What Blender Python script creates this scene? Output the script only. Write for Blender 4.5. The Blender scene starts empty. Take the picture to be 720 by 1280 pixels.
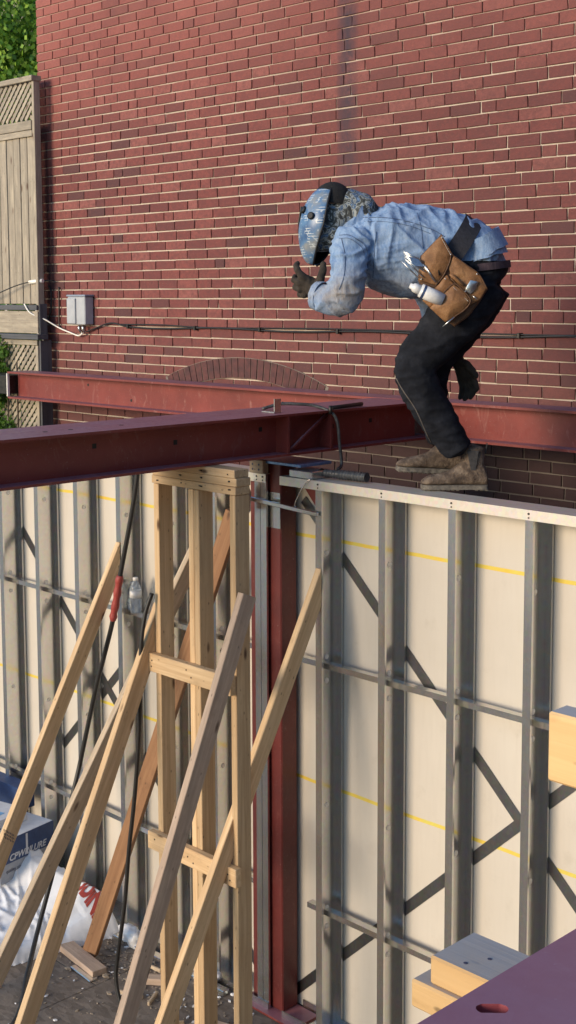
import bpy, bmesh, math, random
import numpy as np
from mathutils import Vector, Matrix, noise, kdtree
random.seed(7)
S = bpy.context.scene
COL = S.collection
R = math.radians

# ------------------------------------------------------------------ camera
FPX, PX, PY = 1647.0, 360.0, 545.0          # focal length and principal point in photo pixels (720 x 1280)
YAW, PITCH, ROLL = R(44.4), math.atan(175.5/1647), R(-0.2)
CAM = Vector((4.3918, -4.4826, 3.7175))
FH = Vector((-math.cos(YAW), math.sin(YAW), 0))
FWD = FH*math.cos(PITCH) + Vector((0, 0, -math.sin(PITCH)))
_r = FWD.cross(Vector((0, 0, 1))).normalized(); _u = _r.cross(FWD)
RT = _r*math.cos(ROLL) + _u*math.sin(ROLL); UP = -_r*math.sin(ROLL) + _u*math.cos(ROLL)
cam = bpy.data.cameras.new('camera'); camo = bpy.data.objects.new('camera', cam); COL.objects.link(camo)
cam.sensor_fit = 'VERTICAL'; cam.sensor_height = 36; cam.lens = FPX/1280*36; cam.shift_y = -95/1280
cam.clip_start = 0.05; cam.clip_end = 600
camo.matrix_world = Matrix(((RT.x, UP.x, -FWD.x, CAM.x), (RT.y, UP.y, -FWD.y, CAM.y), (RT.z, UP.z, -FWD.z, CAM.z), (0, 0, 0, 1)))
S.camera = camo

# ------------------------------------------------------------------ sky, sun, exposure
TOSUN_AZ = Vector((-0.15, -1.0, 0)).normalized(); SUN_EL = R(13)
W = bpy.data.worlds.new('World'); S.world = W; W.use_nodes = True
nt = W.node_tree; nt.nodes.clear()
sky = nt.nodes.new('ShaderNodeTexSky'); sky.sky_type = 'NISHITA'; sky.sun_disc = False
sky.sun_elevation = SUN_EL; sky.sun_rotation = math.atan2(TOSUN_AZ.x, TOSUN_AZ.y)
sky.dust_density = 0.3; sky.ozone_density = 4.0; sky.air_density = 1.3
bg = nt.nodes.new('ShaderNodeBackground'); bg.inputs[1].default_value = 0.15
wo = nt.nodes.new('ShaderNodeOutputWorld')
nt.links.new(sky.outputs[0], bg.inputs[0]); nt.links.new(bg.outputs[0], wo.inputs[0])
sun = bpy.data.lights.new('sun', 'SUN'); sun.energy = 2.0; sun.angle = R(22); sun.color = (1.0, 0.80, 0.58)
suno = bpy.data.objects.new('sun', sun); COL.objects.link(suno)
sd = (TOSUN_AZ*math.cos(SUN_EL) + Vector((0, 0, math.sin(SUN_EL))))
suno.rotation_euler = sd.to_track_quat('Z', 'Y').to_euler()
S.view_settings.view_transform = 'Standard'; S.view_settings.look = 'None'
S.view_settings.exposure = 0.82; S.view_settings.gamma = 1; S.view_settings.use_curve_mapping = False

def project(p):
    d = Vector(p) - CAM; z = d.dot(FWD)
    return PX + FPX*d.dot(RT)/z, PY - FPX*d.dot(UP)/z, z

def px_on(x, y, axis, val):
    r = FWD*FPX + RT*(x-PX) - UP*(y-PY); return CAM + r*((val-CAM[axis])/r[axis])

# ------------------------------------------------------------------ materials
class NB:
    def __init__(s, name):
        s.m = bpy.data.materials.new(name); s.m.use_nodes = True
        s.t = s.m.node_tree; s.n = s.t.nodes; s.p = s.n['Principled BSDF']
    def new(s, typ, **kw):
        n = s.n.new(typ)
        for k, v in kw.items(): setattr(n, k, v)
        return n
    def put(s, a, b):
        if hasattr(a, 'default_value') or hasattr(a, 'is_linked'): s.t.links.new(a, b)
        else: b.default_value = a
    def coord(s, kind='Object', scale=(1, 1, 1), offs=None):
        c = s.new('ShaderNodeTexCoord'); mp = s.new('ShaderNodeMapping')
        if kind == 'World':
            g = s.new('ShaderNodeNewGeometry'); s.t.links.new(g.outputs['Position'], mp.inputs[0])
        else: s.t.links.new(c.outputs[kind], mp.inputs[0])
        mp.inputs['Scale'].default_value = scale
        if offs is not None: s.t.links.new(offs, mp.inputs['Location'])
        return mp.outputs[0]
    def rnd(s):
        return s.new('ShaderNodeObjectInfo').outputs['Random']
    def rvec(s, k=50):
        m = s.new('ShaderNodeMath', operation='MULTIPLY'); s.t.links.new(s.rnd(), m.inputs[0]); m.inputs[1].default_value = k
        return m.outputs[0]
    def noise(s, vec, scale, detail=4, rough=.55, dist=0):
        n = s.new('ShaderNodeTexNoise'); s.t.links.new(vec, n.inputs['Vector'])
        n.inputs['Scale'].default_value = scale; n.inputs['Detail'].default_value = detail
        n.inputs['Roughness'].default_value = rough; n.inputs['Distortion'].default_value = dist
        return n.outputs['Fac']
    def vor(s, vec, scale, feat='F1', out='Distance'):
        n = s.new('ShaderNodeTexVoronoi', feature=feat); s.t.links.new(vec, n.inputs['Vector']); n.inputs['Scale'].default_value = scale
        return n.outputs[out]
    def ramp(s, fac, stops, interp='LINEAR'):
        r = s.new('ShaderNodeValToRGB'); s.t.links.new(fac, r.inputs[0]); e = r.color_ramp.elements
        r.color_ramp.interpolation = interp
        while len(e) < len(stops): e.new(1)
        for i, (p, c) in enumerate(stops):
            e[i].position = p
            if not hasattr(c, '__len__'): c = (c, c, c)
            e[i].color = (*c, 1)
        return r.outputs[0]
    def mix(s, fac, a, b, mode='MIX'):
        m = s.new('ShaderNodeMix', data_type='RGBA', blend_type=mode)
        for v, i in ((fac, 0), (a, 6), (b, 7)):
            if hasattr(v, 'is_linked'): s.t.links.new(v, m.inputs[i])
            elif i == 0: m.inputs[0].default_value = v
            else: m.inputs[i].default_value = (*v, 1)
        return m.outputs[2]
    def math(s, op, a, b=0, clamp=False):
        m = s.new('ShaderNodeMath', operation=op, use_clamp=clamp)
        for v, i in ((a, 0), (b, 1)):
            if hasattr(v, 'is_linked'): s.t.links.new(v, m.inputs[i])
            else: m.inputs[i].default_value = v
        return m.outputs[0]
    def bump(s, h, strength=.3, dist=.01):
        b = s.new('ShaderNodeBump'); s.t.links.new(h, b.inputs['Height'])
        b.inputs['Strength'].default_value = strength; b.inputs['Distance'].default_value = dist
        s.t.links.new(b.outputs[0], s.p.inputs['Normal'])
    def set(s, base=None, rough=None, metal=None, **kw):
        for v, k in ((base, 'Base Color'), (rough, 'Roughness'), (metal, 'Metallic')):
            if v is None: continue
            if hasattr(v, 'is_linked'): s.t.links.new(v, s.p.inputs[k])
            elif hasattr(v, '__len__'): s.p.inputs[k].default_value = (*v, 1)
            else: s.p.inputs[k].default_value = v
        for k, v in kw.items(): s.p.inputs[k].default_value = v
        return s.m

def simple(name, c1, c2, scale=20, rough=.6, metal=0, bump=.2, bd=.003, coord='Object', detail=5):
    b = NB(name); v = b.coord(coord); n = b.noise(v, scale, detail, .6)
    b.bump(n, bump, bd); return b.set(b.ramp(n, [(.3, c1), (.7, c2)]), rough, metal)

def top_sky_tint(b, c, skyc, amt):  # blue sky light tinted into the colour of upward faces
    g = b.new('ShaderNodeNewGeometry'); sz = b.new('ShaderNodeSeparateXYZ'); b.t.links.new(g.outputs['True Normal'], sz.inputs[0])
    up = b.math('GREATER_THAN', sz.outputs[2], .8); n = b.noise(b.coord('World'), 6, 6, .7)
    return b.mix(b.math('MULTIPLY', up, b.ramp(n, [(.3, amt*.6), (.7, amt)])), c, skyc)
def wood(name, light, dark, knot=(.10, .045, .02), weather=0.0, kn=1.0, top=None):
    b = NB(name); r = b.rvec(37)
    v = b.coord('Object', (1.2, 28, 28), r); g = b.noise(v, 1.6, 6, .6, .6)
    col = b.ramp(g, [(.32, dark), (.52, [(x+y)/2 for x, y in zip(light, dark)]), (.68, light)])
    v2 = b.coord('Object', (.7, 90, 90), r); g2 = b.noise(v2, 2, 3)
    col = b.mix(b.ramp(g2, [(.5, 0.0), (.75, .35)]), col, dark)
    pits = b.vor(b.coord('Object', (14, 30, 30), r), 1.0)
    col = b.mix(b.ramp(pits, [(.06, .85), (.13, .0)]), col, [x*.3 for x in dark])
    smu = b.noise(b.coord('Object', (5, 9, 9), r), 2.5, 6, .75)
    col = b.mix(b.ramp(smu, [(.55, .0), (.75, .45)]), col, [x*.5 for x in dark])
    v3 = b.coord('Object', (1.5, 2, 2), r); big = b.noise(v3, 2.2, 3)
    col = b.mix(b.ramp(big, [(.35, .0), (.7, .35)]), col, [x*.72 for x in light])
    kv = b.coord('Object', (3.1, 9, 9), r); kd = b.vor(kv, 1.0)
    kmask = b.ramp(kd, [(.03*kn, 1.0), (.065*kn, .7), (.11*kn, .0)])
    col = b.mix(kmask, col, knot)
    if weather:
        wn = b.noise(b.coord('Object', (2, 8, 8), r), 3, 6, .7)
        col = b.mix(b.ramp(wn, [(.35, .0), (.62, weather)]), col, (.17, .145, .12))
    if top: col = top_sky_tint(b, col, top, .95)
    # tone differs from stick to stick
    hv = b.new('ShaderNodeHueSaturation'); b.t.links.new(col, hv.inputs['Color'])
    mr = b.new('ShaderNodeMapRange'); b.t.links.new(b.rnd(), mr.inputs[0]); mr.inputs[3].default_value = .80; mr.inputs[4].default_value = 1.14
    b.t.links.new(mr.outputs[0], hv.inputs['Value'])
    b.bump(g2, .25, .002)
    return b.set(hv.outputs[0], .68)

M = {}
M['wood'] = wood('fresh_pine', (.74, .54, .32), (.50, .32, .165))
M['wood_pale'] = wood('pale_pine', (.66, .52, .36), (.46, .34, .22), weather=.3)
M['wood_grey'] = wood('weathered_pine', (.70, .53, .40), (.48, .34, .25), weather=.25)
M['wood_brown'] = wood('stained_pine', (.33, .175, .085), (.21, .10, .045))
M['wood_fence'] = wood('fence_cedar', (.52, .45, .34), (.27, .23, .18), weather=.5, kn=1.1)
M['wood_fence_dark'] = wood('fence_dark', (.12, .13, .15), (.06, .065, .08), weather=.2)  # fence wood with shade put into the colour, also on the rail

def steel(name, base, rough, grime=.25):
    b = NB(name); v = b.coord('Object', (1, 1, 1), b.rvec(11))
    sp = b.vor(v, 60, out='Color'); n = b.noise(b.coord('Object', (6, 6, .7), b.rvec(11)), 3, 4, .6)
    c = b.mix(b.ramp(n, [(.35, 0.0), (.75, grime)]), base, [x*.35 for x in base])
    c = b.mix(.10, c, sp, 'OVERLAY')
    b.bump(b.noise(b.coord('Object', (30, 30, 1.5), b.rvec(11)), 3, 3), .12, .002)
    return b.set(c, b.ramp(n, [(.3, rough-.03), (.7, rough+.05)]), 1.0)
M['galv'] = steel('galvanised_steel', (.64, .635, .62), .21, .05)
M['galv_track'] = steel('dull_galvanised_track', (.68, .64, .57), .42, .05)
M['galv_track'].node_tree.nodes['Principled BSDF'].inputs['Metallic'].default_value = .45
M['galv'].node_tree.nodes['Principled BSDF'].inputs['Metallic'].default_value = .92
M['galv_dark'] = steel('dark_strap_steel', (.20, .21, .23), .38)  # darker base colour than the stud steel
M['steel_dark'] = simple('dark_steel', (.03, .03, .03), (.07, .065, .06), 60, .5, .8)

def primer(name, a, bcol, scuff=(.36, .2, .17), sa=.35):
    b = NB(name); v = b.coord('World'); n = b.noise(v, 3.2, 6, .6); f = b.noise(v, 45, 4, .6)
    c = b.ramp(n, [(.3, a), (.7, bcol)])
    sc = b.noise(b.coord('World', (3, 3, 1.2)), 5.5, 8, .72, 1.2)
    c = b.mix(b.ramp(sc, [(.56, 0.0), (.72, sa)]), c, scuff)
    c = b.mix(b.ramp(b.noise(v, 120, 2), [(.70, 0.0), (.78, .5)]), c, (.45, .38, .36))
    c = top_sky_tint(b, c, (.33, .20, .27), .62)  # violet sky light painted on the flange tops
    b.bump(f, .15, .002)
    return b.set(c, b.ramp(f, [(.3, .38), (.7, .55)]), 0)
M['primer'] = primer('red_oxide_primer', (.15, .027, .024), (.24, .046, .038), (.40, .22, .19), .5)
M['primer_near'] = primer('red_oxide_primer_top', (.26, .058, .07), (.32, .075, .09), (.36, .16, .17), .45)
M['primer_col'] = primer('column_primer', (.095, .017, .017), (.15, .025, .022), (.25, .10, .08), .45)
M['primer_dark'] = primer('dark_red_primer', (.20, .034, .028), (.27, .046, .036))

def sheathing():
    b = NB('cream_sheathing'); v = b.coord('World'); n = b.noise(v, 1.5, 5, .6); f = b.noise(b.coord('World', (60, 60, 6)), 1, 4)
    c = b.ramp(n, [(.3, (.54, .50, .44)), (.7, (.60, .56, .50))])
    c = b.mix(b.ramp(f, [(.45, 0.0), (.8, .18)]), c, (.46, .42, .36))
    c = b.mix(b.ramp(b.noise(v, 7, 6, .7), [(.58, 0.0), (.76, .5)]), c, (.45, .41, .35))
    b.bump(f, .08, .002); return b.set(c, .75)
M['board'] = sheathing()
M['yellow'] = simple('yellow_print', (.72, .48, .06), (.62, .56, .12), 14, .7, coord='World')
M['pale_cream'] = simple('pale_plastic', (.86, .83, .76), (.93, .90, .84), 40, .5)

def brick_mat(name, stuff):
    b = NB(name); wv = b.coord('World')
    if stuff:
        at = b.new('ShaderNodeAttribute'); at.attribute_name = 'tone'; tone = at.outputs['Fac']
    else: tone = b.rnd()
    c = b.ramp(tone, [(.0, (.075, .032, .036)), (.05, (.115, .038, .039)), (.13, (.155, .041, .040)), (.60, (.205, .053, .047)), (.9, (.245, .072, .063)), (1.0, (.29, .10, .088))])
    n1 = b.noise(wv, 42, 6, .75); n2 = b.noise(wv, 1.3, 5, .6); n3 = b.noise(b.coord('World', (1, 1, 4)), 55, 4, .6)
    c = b.mix(b.ramp(n1, [(.34, .75), (.60, 0.0)]), c, (.10, .035, .034))
    c = b.mix(b.ramp(n3, [(.58, 0.0), (.78, .35)]), c, (.50, .24, .18))
    sx = b.new('ShaderNodeSeparateXYZ'); b.t.links.new(wv, sx.inputs[0])
    # faded, pinker paint-washed courses high up; sooty courses low down; soot streak of an old flue
    hi = b.math('MULTIPLY', b.math('SUBTRACT', sx.outputs[2], 4.7), .9, True)
    hi = b.math('MULTIPLY', hi, b.ramp(n2, [(.3, .3), (.7, .8)]))
    c = b.mix(hi, c, (.36, .12, .098))
    n4 = b.noise(wv, .55, 5, .65); xr = b.math('MULTIPLY', b.math('ADD', sx.outputs[0], 2.6), .16, True)
    c = b.mix(b.math('MULTIPLY', b.math('ADD', xr, .12), b.ramp(n4, [(.32, .35), (.62, 1.0)]), True), c, (.085, .034, .032))
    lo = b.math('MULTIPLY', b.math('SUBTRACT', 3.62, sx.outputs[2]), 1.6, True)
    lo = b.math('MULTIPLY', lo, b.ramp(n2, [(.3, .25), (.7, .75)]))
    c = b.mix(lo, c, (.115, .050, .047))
    st = b.math('SUBTRACT', 1, b.math('MULTIPLY', b.math('ABSOLUTE', b.math('ADD', sx.outputs[0], 1.135)), 11), True)
    st = b.math('MULTIPLY', b.math('POWER', st, .5), b.ramp(b.noise(b.coord('World', (3, 3, 2.2)), 2.6, 5, .7), [(.34, .25), (.56, 1.0)]))
    zz = b.math('MULTIPLY', b.math('SUBTRACT', sx.outputs[2], 3.2), 1.0, True)
    c = b.mix(b.math('MULTIPLY', st, zz), c, (.055, .033, .045))
    gap_shade = b.math('MULTIPLY', b.math('SUBTRACT', b.math('ADD', 3.03, b.math('MULTIPLY', n2, .08)), sx.outputs[2]), 7, True)  # shade of the gap below the beam, darkened into the brick colour
    gap_shade = b.math('MULTIPLY', gap_shade, b.math('MULTIPLY', b.math('ADD', sx.outputs[0], 2.1), 1.4, True))
    c = b.mix(b.math('MULTIPLY', gap_shade, .82), c, (.022, .014, .016))
    b.bump(b.noise(wv, 90, 6, .7), .55, .004)
    return b.set(c, .85)
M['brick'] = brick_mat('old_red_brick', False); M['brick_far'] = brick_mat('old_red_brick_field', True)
M['brick_arch'] = simple('sooty_arch_brick', (.06, .028, .030), (.13, .046, .043), 16, .85, coord='World')
def mortar():
    b = NB('lime_mortar'); wv = b.coord('World'); n = b.noise(wv, 2.2, 5, .65); f = b.noise(wv, 60, 4)
    sx = b.new('ShaderNodeSeparateXYZ'); b.t.links.new(wv, sx.inputs[0])
    c = b.ramp(n, [(.30, (.30, .24, .20)), (.42, (.44, .37, .31)), (.66, (.58, .50, .42))])
    hi = b.math('MULTIPLY', b.math('SUBTRACT', sx.outputs[2], 5.0), 2.2, True)
    c = b.mix(b.math('MULTIPLY', hi, .75), c, (.33, .19, .16))
    c = b.mix(b.ramp(f, [(.5, 0.0), (.8, .4)]), c, (.30, .22, .18))
    gap_shade = b.math('MULTIPLY', b.math('SUBTRACT', b.math('ADD', 3.03, b.math('MULTIPLY', n, .08)), sx.outputs[2]), 7, True)  # same gap shade painted into the mortar colour
    gap_shade = b.math('MULTIPLY', gap_shade, b.math('MULTIPLY', b.math('ADD', sx.outputs[0], 2.1), 1.4, True))
    c = b.mix(b.math('MULTIPLY', gap_shade, .8), c, (.09, .075, .07))
    b.bump(f, .6, .004); return b.set(c, .9)
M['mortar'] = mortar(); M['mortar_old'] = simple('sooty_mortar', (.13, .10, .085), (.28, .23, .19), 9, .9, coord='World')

def fabric(name, cols, scale, weave=500, rough=.9, extra=None, bumps=.4):
    b = NB(name); v = b.coord('Object'); n = b.noise(v, scale, 6, .62)
    c = b.ramp(n, cols)
    if extra: c = extra(b, v, c)
    w = b.noise(v, weave, 2); c = b.mix(b.ramp(w, [(.35, .25), (.6, 0.0)]), c, [x*.5 for x in cols[0][1]])
    b.bump(b.noise(v, scale*3, 6, .65), bumps, .01); return b.set(c, rough)
def dust(b, v, c):
    g = b.noise(v, 5, 5, .7); sx = b.new('ShaderNodeSeparateXYZ'); b.t.links.new(v, sx.inputs[0])
    low = b.math('MULTIPLY', b.math('SUBTRACT', 3.87, sx.outputs[2]), 6, True)
    c = b.mix(b.math('MULTIPLY', b.math('ADD', low, .12), b.ramp(g, [(.35, .15), (.65, .85)])), c, (.34, .27, .19))
    stk = b.noise(b.coord('Object', (30, 30, 7)), 2.2, 6, .7)
    c = b.mix(b.ramp(stk, [(.42, .0), (.72, .55)]), c, (.46, .56, .70))
    c = b.mix(b.ramp(stk, [(.28, .5), (.45, .0)]), c, (.07, .12, .24))
    worn = b.noise(v, 16, 6, .7); return b.mix(b.ramp(worn, [(.50, 0.0), (.85, .35)]), c, (.48, .58, .72))
M['denim'] = fabric('light_blue_denim', [(.28, (.115, .22, .42)), (.5, (.18, .31, .53)), (.72, (.27, .41, .62))], 9, extra=dust, bumps=.8)
M['jeans'] = fabric('black_jeans', [(.35, (.007, .008, .012)), (.5, (.012, .014, .020)), (.75, (.030, .033, .044))], 14)
M['jeans'].node_tree.nodes['Principled BSDF'].inputs['Specular IOR Level'].default_value = .2
M['seam'] = simple('orange_seam_thread', (.07, .06, .06), (.16, .14, .12), 200, .9)
M['seam_blue'] = simple('denim_seam', (.05, .08, .16), (.12, .18, .30), 150, .9)
M['black_cloth'] = fabric('black_knit', [(.3, (.006, .006, .007)), (.7, (.015, .015, .016))], 40)
M['webbing'] = fabric('black_webbing', [(.3, (.018, .020, .027)), (.7, (.04, .042, .055))], 60)
M['belt'] = fabric('dark_belt_leather', [(.3, (.03, .02, .03)), (.7, (.06, .04, .055))], 40)
M['glove'] = fabric('dirty_work_glove', [(.3, (.020, .016, .012)), (.7, (.06, .047, .037))], 22)
M['skin'] = simple('skin', (.40, .24, .16), (.46, .28, .2), 30, .55)
def camo_cloth():
    b = NB('grey_camo_cloth'); v = b.coord('Object'); n = b.noise(v, 26, 5, .6, 1.0)
    c = b.ramp(n, [(.0, (.025, .03, .035)), (.42, (.07, .075, .07)), (.50, (.30, .33, .33)), (.56, (.05, .09, .16)), (.62, (.15, .24, .38))], 'CONSTANT')
    b.bump(b.noise(v, 40, 5), .4, .008); return b.set(c, .9)
M['camo'] = camo_cloth()
def shell_mat():
    b = NB('blue_circuit_pattern_shell'); v = b.coord('Object')
    br = b.new('ShaderNodeTexBrick'); b.t.links.new(b.coord('Object', (1, 1, 1)), br.inputs['Vector'])
    sp = b.new('ShaderNodeSeparateXYZ'); b.t.links.new(v, sp.inputs[0]); cb = b.new('ShaderNodeCombineXYZ')
    b.t.links.new(b.math('SUBTRACT', sp.outputs[0], sp.outputs[1]), cb.inputs[0]); b.t.links.new(sp.outputs[2], cb.inputs[1])
    b.t.links.new(cb.outputs[0], br.inputs['Vector'])
    br.inputs['Scale'].default_value = 22; br.inputs['Mortar Size'].default_value = .045; br.offset_frequency = 3; br.squash_frequency = 2; br.squash = 1.8
    msk = b.math('MULTIPLY', br.outputs['Fac'], b.ramp(b.noise(v, 28, 3), [(.50, 0.0), (.56, .8)]))
    c = b.ramp(b.noise(v, 11, 5, .6), [(.35, (.05, .11, .24)), (.5, (.10, .20, .36)), (.62, (.22, .25, .28)), (.75, (.33, .33, .32))])
    c = b.mix(msk, c, (.55, .60, .62)); b.bump(b.noise(v, 60, 3), .1, .002)
    return b.set(c, .35)
M['shell'] = shell_mat()
M['black_plastic'] = simple('black_plastic', (.004, .004, .005), (.010, .010, .012), 40, .55)
M['rubber'] = simple('black_rubber', (.010, .010, .011), (.022, .021, .021), 80, .5)
M['hose_wear'] = simple('worn_rubber', (.03, .032, .034), (.09, .092, .095), 50, .4)
M['red_tape'] = simple('red_rubber_tape', (.27, .04, .035), (.36, .06, .05), 90, .55, bump=.6)
M['leather'] = fabric('tan_leather', [(.25, (.12, .055, .022)), (.5, (.27, .13, .05)), (.75, (.42, .23, .10))], 14, 200, .6)
M['leather_dark'] = fabric('edge_leather', [(.3, (.07, .035, .02)), (.7, (.16, .08, .035))], 20, 200, .6)
M['boot'] = fabric('dusty_boot_leather', [(.3, (.045, .032, .024)), (.5, (.125, .09, .066)), (.7, (.27, .21, .155))], 26, 200, .85, bumps=1.0)
M['sole'] = simple('boot_sole', (.06, .055, .05), (.20, .18, .15), 60, .85)
M['elastic'] = simple('grey_elastic', (.02, .02, .022), (.05, .048, .05), 90, .8)
M['white_paint'] = simple('white_can', (.62, .64, .66), (.80, .80, .78), 60, .35)
M['blue_band'] = simple('navy_label', (.03, .05, .12), (.07, .12, .25), 60, .35)
M['bright_metal'] = simple('bright_steel', (.5, .5, .5), (.75, .74, .70), 70, .3, 1)
M['bluetool'] = simple('blue_anodised', (.10, .2, .42), (.25, .38, .6), 50, .35, .6)
def leafm(name, a, b_, c_):
    b = NB(name); r = b.new('ShaderNodeNewGeometry'); col = b.ramp(r.outputs['Random Per Island'], [(.1, a), (.5, b_), (.9, c_)])
    b.set(col, .5); b.p.inputs['Subsurface Weight'].default_value = 0
    tr = b.new('ShaderNodeBsdfTranslucent'); b.t.links.new(col, tr.inputs[0]); mx = b.new('ShaderNodeMixShader'); mx.inputs[0].default_value = .35
    out = b.n['Material Output']; b.t.links.new(b.p.outputs[0], mx.inputs[1]); b.t.links.new(tr.outputs[0], mx.inputs[2]); b.t.links.new(mx.outputs[0], out.inputs[0]); return b.m
M['leaf'] = leafm('maple_leaf', (.06, .13, .012), (.20, .36, .035), (.36, .54, .07))
M['leaf2'] = leafm('shrub_leaf', (.05, .12, .015), (.10, .22, .03), (.18, .32, .05))
M['bark'] = simple('bark', (.05, .04, .03), (.12, .09, .07), 20, .9, bump=.8, bd=.02)
def osb():
    b = NB('dirty_osb_deck'); v = b.coord('World'); n = b.noise(v, 2.5, 6, .65); f = b.vor(b.coord('World', (14, 34, 14)), 1.3, out='Color')
    c = b.ramp(n, [(.3, (.13, .105, .085)), (.7, (.25, .205, .165))]); fg = b.new('ShaderNodeRGBToBW'); b.t.links.new(f, fg.inputs[0]); c = b.mix(.4, c, fg.outputs[0], 'SOFT_LIGHT')
    c = b.mix(b.ramp(b.noise(v, 22, 6, .75), [(.56, 0.0), (.72, .6)]), c, (.06, .05, .045))
    c = b.mix(b.ramp(b.noise(v, 11, 6, .75), [(.6, 0.0), (.78, .6)]), c, (.38, .33, .27))
    b.bump(b.noise(v, 50, 5, .7), .5, .006); return b.set(c, .9)
M['osb'] = osb()
M['ground'] = simple('site_dirt', (.30, .26, .21), (.44, .39, .32), 4, .95, coord='World')
M['bag'] = simple('white_poly_film', (.72, .74, .78), (.86, .87, .90), 6, .3, bump=.3, bd=.01)
M['bag'].node_tree.nodes['Principled BSDF'].inputs['Subsurface Weight'].default_value = 0
M['red_print'] = simple('red_print', (.34, .05, .03), (.42, .07, .05), 60, .4)
M['box_blue'] = simple('navy_carton', (.02, .045, .13), (.03, .07, .19), 25, .5, coord='World')
M['box_white'] = simple('white_carton', (.58, .60, .66), (.68, .70, .74), 30, .5, coord='World')
M['box_grey'] = simple('grey_carton', (.30, .32, .37), (.38, .40, .44), 30, .5, coord='World')
M['box_sky'] = simple('light_blue_print', (.10, .32, .62), (.2, .45, .72), 30, .45, coord='World')
M['ink'] = simple('dark_ink', (.05, .05, .09), (.08, .08, .12), 30, .6)
M['meter'] = simple('grey_enamel', (.36, .38, .41), (.44, .46, .49), 18, .45)
M['meter_top'] = simple('blue_grey_enamel', (.20, .25, .33), (.26, .31, .40), 18, .45)
M['gravel'] = simple('crumbs', (.20, .16, .12), (.45, .38, .30), 90, .9, coord='World')
M['house'] = simple('pale_siding', (.42, .38, .36), (.55, .5, .47), 5, .8, coord='World')
M['roof'] = simple('dark_shingle', (.03, .03, .035), (.07, .065, .06), 20, .9)
def bottle_mat():
    b = NB('clear_bottle_plastic'); b.set((.80, .88, .97), .08, 0, **{'Transmission Weight': .85, 'IOR': 1.3}); return b.m
M['pet'] = bottle_mat()
M['tarp'] = simple('blue_white_wrap', (.25, .42, .68), (.62, .70, .80), 7, .4, coord='World')

# ------------------------------------------------------------------ object helpers
def link(o, parent=None):
    COL.objects.link(o)
    if parent is not None:
        o.parent = parent
    return o
def tag(o, label=None, cat=None, group=None, kind=None):
    if label: o['label'] = label
    if cat: o['category'] = cat
    if group: o['group'] = group
    if kind: o['kind'] = kind
    return o
def empty(name, loc, label, cat, group=None):
    e = bpy.data.objects.new(name, None); e.empty_display_size = .1; link(e); e.location = loc
    bpy.context.view_layer.update() if False else None
    return tag(e, label, cat, group)
def place(o, parent, mw=None):
    """parent o to an unrotated empty/object while keeping the given world matrix"""
    if mw is None: mw = Matrix.Identity(4)
    if parent is None: o.matrix_basis = mw; return o
    o.parent = parent
    o.matrix_basis = WM(parent).inverted() @ mw
    return o
def WM(o):
    return o.matrix_basis.copy() if not o.parent else WM(o.parent) @ o.matrix_basis
def mobj(name, bm, mat, parent=None, mw=None, smooth=False, mats=None):
    me = bpy.data.meshes.new(name); bm.normal_update(); bm.to_mesh(me); bm.free()
    for m in (mats or [mat]): me.materials.append(M[m])
    if smooth:
        for p in me.polygons: p.use_smooth = True
    o = bpy.data.objects.new(name, me); COL.objects.link(o); place(o, parent, mw); return o
def shared(name, me, parent=None, mw=None):
    o = bpy.data.objects.new(name, me); COL.objects.link(o); place(o, parent, mw); return o
def box(bm, lo, hi, bev=0, mi=0):
    n0 = len(bm.faces)
    vs = [bm.verts.new((x, y, z)) for x in (lo[0], hi[0]) for y in (lo[1], hi[1]) for z in (lo[2], hi[2])]
    fs = [bm.faces.new([vs[i] for i in f]) for f in ((0, 1, 3, 2), (4, 6, 7, 5), (0, 4, 5, 1), (2, 3, 7, 6), (0, 2, 6, 4), (1, 5, 7, 3))]
    for f in fs: f.material_index = mi
    if bev:
        es = list({e for f in fs for e in f.edges})
        r = bmesh.ops.bevel(bm, geom=es, offset=bev, segments=1, affect='EDGES')
        for f in r['faces']: f.material_index = mi
    return vs
def prism(bm, pts, ext, mi=0):
    """closed polygon of 3D points extruded by vector ext"""
    a = [bm.verts.new(p) for p in pts]; b = [bm.verts.new(Vector(p)+Vector(ext)) for p in pts]; n = len(pts)
    fs = [bm.faces.new(a[::-1]), bm.faces.new(b)]
    for i in range(n): fs.append(bm.faces.new((a[i], a[(i+1) % n], b[(i+1) % n], b[i])))
    for f in fs: f.material_index = mi
    return fs
def tube(bm, pts, r, seg=8, mi=0, cap=True):
    pts = [Vector(p) for p in pts]; n = len(pts); rings = []; prev = None
    for i, p in enumerate(pts):
        t = (pts[min(i+1, n-1)] - pts[max(i-1, 0)]).normalized()
        if prev is None: a = t.orthogonal().normalized()
        else: a = (prev - t*prev.dot(t)).normalized()
        prev = a; b = t.cross(a); rr = r[i] if hasattr(r, '__len__') else r
        rings.append([bm.verts.new(p + (a*math.cos(k*2*math.pi/seg) + b*math.sin(k*2*math.pi/seg))*rr) for k in range(seg)])
    for i in range(n-1):
        for k in range(seg):
            f = bm.faces.new((rings[i][k], rings[i][(k+1) % seg], rings[i+1][(k+1) % seg], rings[i+1][k])); f.material_index = mi; f.smooth = True
    if cap:
        bm.faces.new(rings[0][::-1]).material_index = mi; bm.faces.new(rings[-1]).material_index = mi
def curve_pts(pts, n=10):
    """Catmull-Rom through pts"""
    P = [Vector(p) for p in pts]; P = [P[0]*2-P[1]] + P + [P[-1]*2-P[-2]]; out = []
    for i in range(1, len(P)-2):
        for k in range(n):
            t = k/n; a, b, c, d = P[i-1:i+3]
            out.append(.5*((2*b) + (c-a)*t + (2*a-5*b+4*c-d)*t*t + (3*b-a-3*c+d)*t**3))
    out.append(P[-2]); return out
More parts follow.
